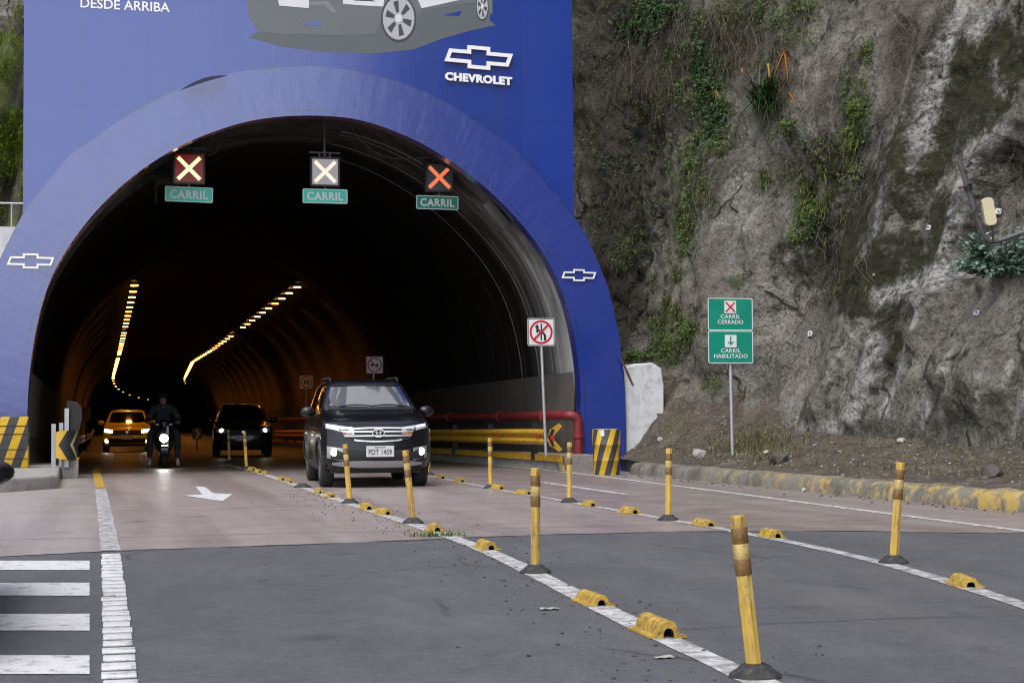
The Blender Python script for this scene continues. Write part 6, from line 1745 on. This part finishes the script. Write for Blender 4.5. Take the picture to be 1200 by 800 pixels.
    C.front_patch('skid_plate', SATIN, t, rng_(-.68, .68, 25), lambda x: .315 + .045 * (abs(x) / .68) ** 3, lambda x: .415 - .03 * (x / .68) ** 4, .016, 5, .03)
    C.front_patch('lower_lip', PLAST, t, rng_(-.70, .70, 21), lambda x: .245, lambda x: .312, .008, 4, .03)
    py_ = C.fy(0, .52) - .045
    npl = MB().prism(round_rect(.42, .165, .012), lambda u, v, d: (u + .02, py_ + d, .555 + v), -.006, .006).build('number_plate', PLATE, t, None)
    mb = MB(); put_text(mb, 'PDT 1459', (.02, py_ - .008, .545), .35, .082, .004, .01); put_text(mb, 'ECUADOR', (.02, py_ - .008, .615), .15, .018, .004, .005); mb.build('lettering', plain('plate_ink', (.06, .06, .07), .5), npl, None)
    return t
fc = onz(441, 566); 
p_fl, p_rl = onz(389, 567.5), onz(361, 561.5)
dirv = Vector((p_rl.x - p_fl.x, p_rl.y - p_fl.y, 0)); 
suv_rz = RAD(-2.6)
ctr = Vector((4.15, 27.75, 0))
suv(ctr, suv_rz)

HATCH = dict(RUSH); HATCH.update(L=4.1, cor=.26, wr=.31, W=1.74, axles=(-2.05 + .80, -2.05 + 3.38), belt=.99,
    zs=[.20, .24, .30, .38, .46, .54, .62, .70, .76, .81, .845, .87, .89, .91, .93, .95, .97, .99, 1.02, 1.10, 1.20, 1.30, 1.38, 1.43, 1.46, 1.48, 1.495, 1.505],
    front=[(.20, .16), (.30, .05), (.46, .0), (.62, .01), (.76, .05), (.81, .09), (.845, .16), (.87, .28), (.89, .42), (.91, .58), (.93, .72), (.95, .86), (.97, .96), (.99, 1.04), (1.02, 1.10), (1.38, 1.76), (1.43, 1.88), (1.46, 2.0), (1.48, 2.14), (1.495, 2.35), (1.505, 2.6)],
    rear=[(.20, 3.95), (.46, 4.1), (.9, 4.08), (1.02, 4.02), (1.38, 3.78), (1.46, 3.65), (1.505, 3.1)],
    hw=[(.20, .74), (.30, .80), (.46, .835), (.70, .84), (.84, .825), (.93, .80), (.99, .775), (1.10, .73), (1.30, .655), (1.43, .59), (1.46, .55), (1.49, .45), (1.505, .32)])
def hatch(loc, rz, name, label, mat, lights, plate_txt):
    t = thing(name, label, 'car', loc, rz); C = Car(HATCH); L2 = C.L / 2
    C.body(mat, t); MB().box((0, .05, .26), (1.3, 3.5, .14)).build('underbody', PLAST, t); C.wheels(t)
    C.front_patch('windscreen', SIDEGLASS, t, rng_(-.64, .64, 23), lambda x: 1.02 + .03 * (x / .64) ** 2, lambda x: 1.40 - (max(0, abs(x) - .55) * 4.0), .006, 10, .02)
    for sd in (-1, 1):
        C.side_patch('side_window', SIDEGLASS, t, sd, rng_(-L2 + 1.6, -L2 + 2.4, 8), lambda y: 1.0, lambda y: min(1.39, 1.02 + (y + L2 - 1.5) * .8))
        C.side_patch('side_window', SIDEGLASS, t, sd, rng_(-L2 + 2.46, -L2 + 3.3, 8), lambda y: 1.0, lambda y: 1.39)
        for yy in (1.36, 2.43): C.side_patch('door_seam', PLAST, t, sd, [-L2 + yy, -L2 + yy + .012], lambda y: .3, lambda y: .98, .002, 6)
    mirrors(C, t, -L2 + 1.45, 1.0, 1.74, mat)
    C.front_patch('grille', PLAST, t, rng_(-.55, .55, 17), lambda x: .60, lambda x: .775 - .02 * (x / .5) ** 2, .006, 6, .03)
    C.front_patch('lower_intake', PLAST, t, rng_(-.62, .62, 17), lambda x: .22, lambda x: .48, .006, 5, .03)
    MB().box((0, C.fy(0, .69) - .02, .70), (.10, .02, .08), bev=.008).build('emblem', CHROME, t)
    for sd in (-1, 1):
        X = lambda a, b, n=12: sorted([sd * v for v in rng_(a, b, n)])
        hl = C.front_patch('headlight', lights[0], t, X(.50, .78), lambda x: .665 + .04 * (abs(x) - .5) / .28, lambda x: .775 + .035 * (abs(x) - .5) / .28, .010, 5, .03)
        if lights[1]:
            fx = sd * .70; fz = .40
            MB().lathe([(.001, -.012), (.05, -.006), (.07, .01)], 18, Matrix.Translation((fx, C.fy(fx, fz) - .02, fz)) @ Matrix.Rotation(RAD(-90), 4, 'X')).build('fog_lamp', lights[1], t, 60)
        if lights[2]:
            fx = sd * .62; fz = .74
            MB().lathe([(.001, -.014), (.045, -.010), (.06, .01)], 18, Matrix.Translation((fx, C.fy(fx, fz) - .02, fz)) @ Matrix.Rotation(RAD(-90), 4, 'X')).build('lit_bulb', lights[2], hl, 60)
    npl = MB().prism(round_rect(.42, .15, .012), lambda u, v, d: (u, C.fy(0, .52) - .03 + d, .53 + v), -.006, .006).build('number_plate', PLATE, t, None)
    return t
def on_road(px, Z):
    p = CAMP + ray(px, 500) * Z; return Vector((p.x, p.y + 2.0, road_z(p.y)))
tx = hatch(on_road(150, 67), RAD(-1), 'taxi_car', 'yellow car with black grille and white headlights half hidden behind the scooter', CAR['yellow'], (BEAMW, WARMBEAM, None), '')
tx.scale = (1.10, 1.05, 1.12)
p = on_road(289, 52.5)
dk = hatch(p, RAD(-3), 'dark_car', 'dark car with two small lit headlights inside the tunnel behind the posts', CAR['dark'], (LENS, None, WARMBEAM), '')
dk.scale = (1.06, 1.05, 1.10)
# the car standing just outside the picture at the left: only its mirror reaches in
mp_ = CAMP + ray(7, 550) * 8.6
side = hatch(Vector((mp_.x - 1.02 + .01, mp_.y + .6, 0)), RAD(0), 'black_car', 'black car at the left edge of the picture, showing only its rounded side mirror', CAR['black'], (LENS, None, None), '')
side.scale = (1, 1, .80)
# ------------------------------------------------------------------ scooter and rider
def skin(name, mat, parent, V, E, R, sub=2, extra=None, root=0):
    me = bpy.data.meshes.new(name); me.from_pydata([tuple(v) for v in V], E, [])
    o = bpy.data.objects.new(name, me); COL.objects.link(o)
    md = o.modifiers.new('s', 'SKIN'); md.use_smooth_shade = True
    for i, r in enumerate(R): me.skin_vertices[0].data[i].radius = (r, r) if not hasattr(r, '__len__') else r
    me.skin_vertices[0].data[root].use_root = True
    sb = o.modifiers.new('u', 'SUBSURF'); sb.levels = sub; sb.render_levels = sub
    dg = bpy.context.evaluated_depsgraph_get(); dg.update()
    m2 = bpy.data.meshes.new_from_object(o.evaluated_get(dg)); bpy.data.objects.remove(o)
    mb = MB(); mb.mesh(m2, Matrix.Identity(4))
    if extra: extra(mb)
    return mb.build(name, mat, parent, 180)
ps = onz(193, 545.5); ps.z = road_z(ps.y + .5)
sc = thing('motor_scooter', 'dark motor scooter with a round lit headlamp riding out of the tunnel', 'scooter', (ps.x, ps.y, ps.z))
BLK = plain('scooter_black', (.012, .012, .014), .3, 0, .2, 9, coat=.6)
def wheel(y, r, w):
    Mx = Matrix.Translation((0, y, r)) @ Matrix.Rotation(RAD(90), 4, 'Y')
    wh = MB().lathe([(.02, -.05), (r * .66, -.05), (r * .66, .05), (.02, .05)], 24, Mx).build('wheel', ALLOY, sc, 40)
    MB().lathe([(r * .66, -w / 2), (r * .88, -w / 2), (r, -w * .2), (r, w * .2), (r * .88, w / 2), (r * .66, w / 2)], 28, Mx).build('tyre', TYRE, wh, 50)
wheel(0.23, .23, .12); wheel(1.50, .23, .13)
for sx in (-.075, .075): MB().cyl((sx, .23, .23), (sx * .9, .42, .72), .022, n=8).build('fork', BLK, sc, 60)
MB().grid(lambda u, v: (.075 * sin((u - .5) * 2.6), .23 - .275 * cos((v - .5) * 1.9), .235 + .275 * sin((v - .15) * 1.9)), 7, 10).build('front_mudguard', BLK, sc, 180, fix=False)
# front shield: tapered curved panel
def shield(u, v):
    x = (u - .5) * 2; wd_ = interp([(0, .13), (.25, .21), (.6, .24), (.85, .19), (1, .13)], v)
    return (x * wd_, .26 + .30 * v + .14 * x * x * (1 - v * .4) - .05 * sin(v * pi), .36 + .62 * v)
MB().grid(shield, 11, 12).build('front_shield', BLK, sc, 180, fix=False)
MB().prism([(.045, .45), (.095, .47), (.105, .93), (.055, .95)], lambda u, v, d: (u, .26 + .30 * (v - .36) / .62 - .055 + d, v), -.02, .02).build('white_panel', plain('scooter_white', (.55, .55, .57), .3, 0, .05), sc)
hlm = Matrix.Translation((-.01, .27, .66)) @ Matrix.Rotation(RAD(-90), 4, 'X')
h_ = MB().lathe([(.10, .10), (.108, .0), (.095, -.02)], 24, hlm).build('headlamp', CHROME, sc, 60)
MB().lathe([(.001, -.035), (.05, -.03), (.094, -.015)], 24, hlm).build('lit_lens', glow('scooter_beam', (1.0, .97, .92), 28.0), h_, 60)
MB().ball((0, .48, 1.00), (.13, .12, .085), 16, 10).build('handlebar_cowl', BLK, sc, 180)
MB().tube([(-.34, .60, .99), (-.22, .55, 1.0), (0, .50, 1.0), (.22, .55, 1.0), (.34, .60, .99)], .016, 8).build('handlebar', PLAST, sc, 60)
for sx in (-1, 1):
    MB().cyl((sx * .34, .60, .99), (sx * .25, .565, 1.0), .022, n=10).build('grip', M['rubber'], sc, 60)
    MB().ball((sx * .15, .43, .97), (.04, .03, .022), 10, 8).build('indicator', PLATE, sc, 180)
    mr = MB().ball((sx * .30, .50, 1.16), (.065, .02, .04), 12, 8).build('mirror', PLAST, sc, 180); MB().cyl((sx * .24, .56, 1.0), (sx * .29, .51, 1.14), .007, n=6).build('mirror_stem', PLAST, mr)
MB().box((0, .78, .29), (.34, .52, .06), bev=.02).build('footboard', BLK, sc, 40)
MB().grid(lambda u, v: ((.18 * sin(v * pi) * (.7 + .5 * u if u < .5 else .95) + .02) * cos(0) * (1 if True else 1) * (2 * v - 1) / max(.3, abs(2 * v - 1)) * abs(2 * v - 1) ** .3, .98 + .85 * u, .34 + .40 * sin(v * pi) * (.85 + .3 * u)), 10, 13).build('rear_body', BLK, sc, 180, fix=False)
MB().box((0, 1.32, .79), (.27, .78, .10), bev=.045).build('seat', M['rubber'], sc, 40)
MB().prism([(-.09, -.06), (.09, -.06), (.09, .06), (-.09, .06)], lambda u, v, d: (u, 1.86 + d, .52 + v), -.004, .004).build('number_plate', PLATE, sc)

rd = thing('person', 'rider in dark jacket, helmet and pale shoes sitting on the motor scooter', 'person', (ps.x, ps.y, ps.z))
V = [(0, 1.12, .90), (0, 1.08, 1.06), (0, 1.03, 1.24), (0, 1.01, 1.36), (0, .99, 1.44), (0, .97, 1.52), (0, .955, 1.60)]
R = [(.165, .14), (.165, .13), (.185, .135), (.15, .10), (.062, .062), (.085, .095), (.075, .085)]
E = [(0, 1), (1, 2), (2, 3), (3, 4), (4, 5), (5, 6)]
def chain(start, pts, rs):
    prev = start
    for p, r in zip(pts, rs):
        V.append(p); R.append(r); E.append((prev, len(V) - 1)); prev = len(V) - 1
for sx in (-1, 1):
    chain(3, [(sx * .19, 1.01, 1.33), (sx * .30, .93, 1.16), (sx * .36, .84, 1.06), (sx * .335, .70, 1.03), (sx * .315, .62, 1.015)], [.072, .062, .054, .042, .030])
    chain(0, [(sx * .13, 1.06, .86), (sx * .24, .84, .80), (sx * .30, .70, .74), (sx * .31, .68, .50), (sx * .31, .70, .24), (sx * .31, .70, .12)], [.105, .095, .075, .062, .046, .042])
def hands(mb):
    for sx in (-1, 1):
        for k in range(4):
            gx = sx * (.335 - .022 * k); r = .0095
            mb.tube([(gx, .635, 1.02), (gx, .595, 1.032), (gx, .572, 1.012), (gx, .578, .985), (gx, .602, .978)], [r, r, r * .95, r * .9, r * .75], 6)
        mb.tube([(sx * .27, .64, 1.015), (sx * .255, .61, 1.0), (sx * .25, .585, .985)], [.012, .011, .008], 6)
    mb.ball((0, .862, 1.535), (.014, .022, .024), 8, 6)                 # nose
    for sx in (-1, 1): mb.ball((sx * .033, .876, 1.565), (.015, .010, .009), 8, 6); mb.ball((sx * .088, .965, 1.55), (.012, .022, .032), 8, 6)
    mb.ball((0, .876, 1.488), (.026, .010, .008), 8, 6)
SKIN = plain('skin', (.30, .15, .10), .55, 0, .1, 9)
CLOTH = plain('dark_jacket_cloth', (.018, .020, .022), .9, 0, .3, 14, .3); JEAN = plain('dark_trousers', (.022, .024, .030), .9, 0, .3, 14, .3)
body = skin('body', SKIN, rd, V, E, R, 2, hands)
def shell(name, mat, Vs, Es, Rs): return skin(name, mat, body, Vs, Es, Rs, 2)
# jacket over trunk and arms
JV = [(0, 1.12, .86), (0, 1.08, 1.04), (0, 1.03, 1.24), (0, 1.01, 1.36), (0, .995, 1.42)]; JR = [(.20, .17), (.19, .155), (.21, .16), (.17, .12), (.085, .085)]; JE = [(0, 1), (1, 2), (2, 3), (3, 4)]
for sx in (-1, 1):
    pr = 3
    for p, r in zip([(sx * .20, 1.01, 1.335), (sx * .31, .93, 1.16), (sx * .365, .84, 1.055), (sx * .34, .72, 1.03), (sx * .325, .665, 1.022)], [.09, .080, .072, .056, .046]):
        JV.append(p); JR.append(r); JE.append((pr, len(JV) - 1)); pr = len(JV) - 1
skin('jacket', CLOTH, rd, JV, JE, JR, 2)
TV = [(0, 1.12, .88)]; TR = [(.185, .16)]; TE = []
for sx in (-1, 1):
    pr = 0
    for p, r in zip([(sx * .13, 1.06, .86), (sx * .24, .84, .80), (sx * .30, .70, .735), (sx * .31, .68, .50), (sx * .31, .70, .20)], [.12, .108, .092, .078, .068]):
        TV.append(p); TR.append(r); TE.append((pr, len(TV) - 1)); pr = len(TV) - 1
skin('trousers', JEAN, rd, TV, TE, TR, 2)
for sx in (-1, 1):
    sh = MB(); sh.ball((sx * .32, .62, .075), (.052, .14, .055), 14, 8); sh.ball((sx * .315, .68, .12), (.048, .06, .055), 12, 8); sh.build('shoe', plain('pale_shoe', (.48, .47, .46), .6, 0, .1, 9), rd, 180)
hm = MB()
def helm(u, v):
    th = 2 * pi * u; ph = -.75 + (pi / 2 + .75) * v
    r = .135
    x, y, z = r * .95 * cos(ph) * sin(th), -r * 1.08 * cos(ph) * cos(th), r * sin(ph)
    # face opening at the front
    if cos(th) > .55 and ph < .30: y *= .72 if cos(th) > .72 else .9; z = max(z, r * .29) if cos(th) > .62 else z
    return (x, .965 + y, 1.565 + z + .02)
hm.grid(helm, 33, 14).build('helmet', BLK, rd, 180, fix=False)
MB().grid(lambda u, v: (.128 * sin((u - .5) * 2.0), .965 - .145 * cos((u - .5) * 2.0) - .03 * v, 1.64 + .035 * v), 12, 3).build('helmet_visor', PLAST, rd, 180, fix=False)
MB().tube([(-.10, .93, 1.46), (-.05, .88, 1.435), (0, .865, 1.43), (.05, .88, 1.435), (.10, .93, 1.46)], .022, 8).build('chin_bar', BLK, rd, 60)
# shirt collar seen at the neck
MB().prism([(-.05, 1.43), (.05, 1.43), (0, 1.33)], lambda u, v, d: (u, .875 + d + (1.43 - v) * -.1, v), -.004, .004).build('collar', plain('green_collar', (.05, .12, .10), .8), rd)
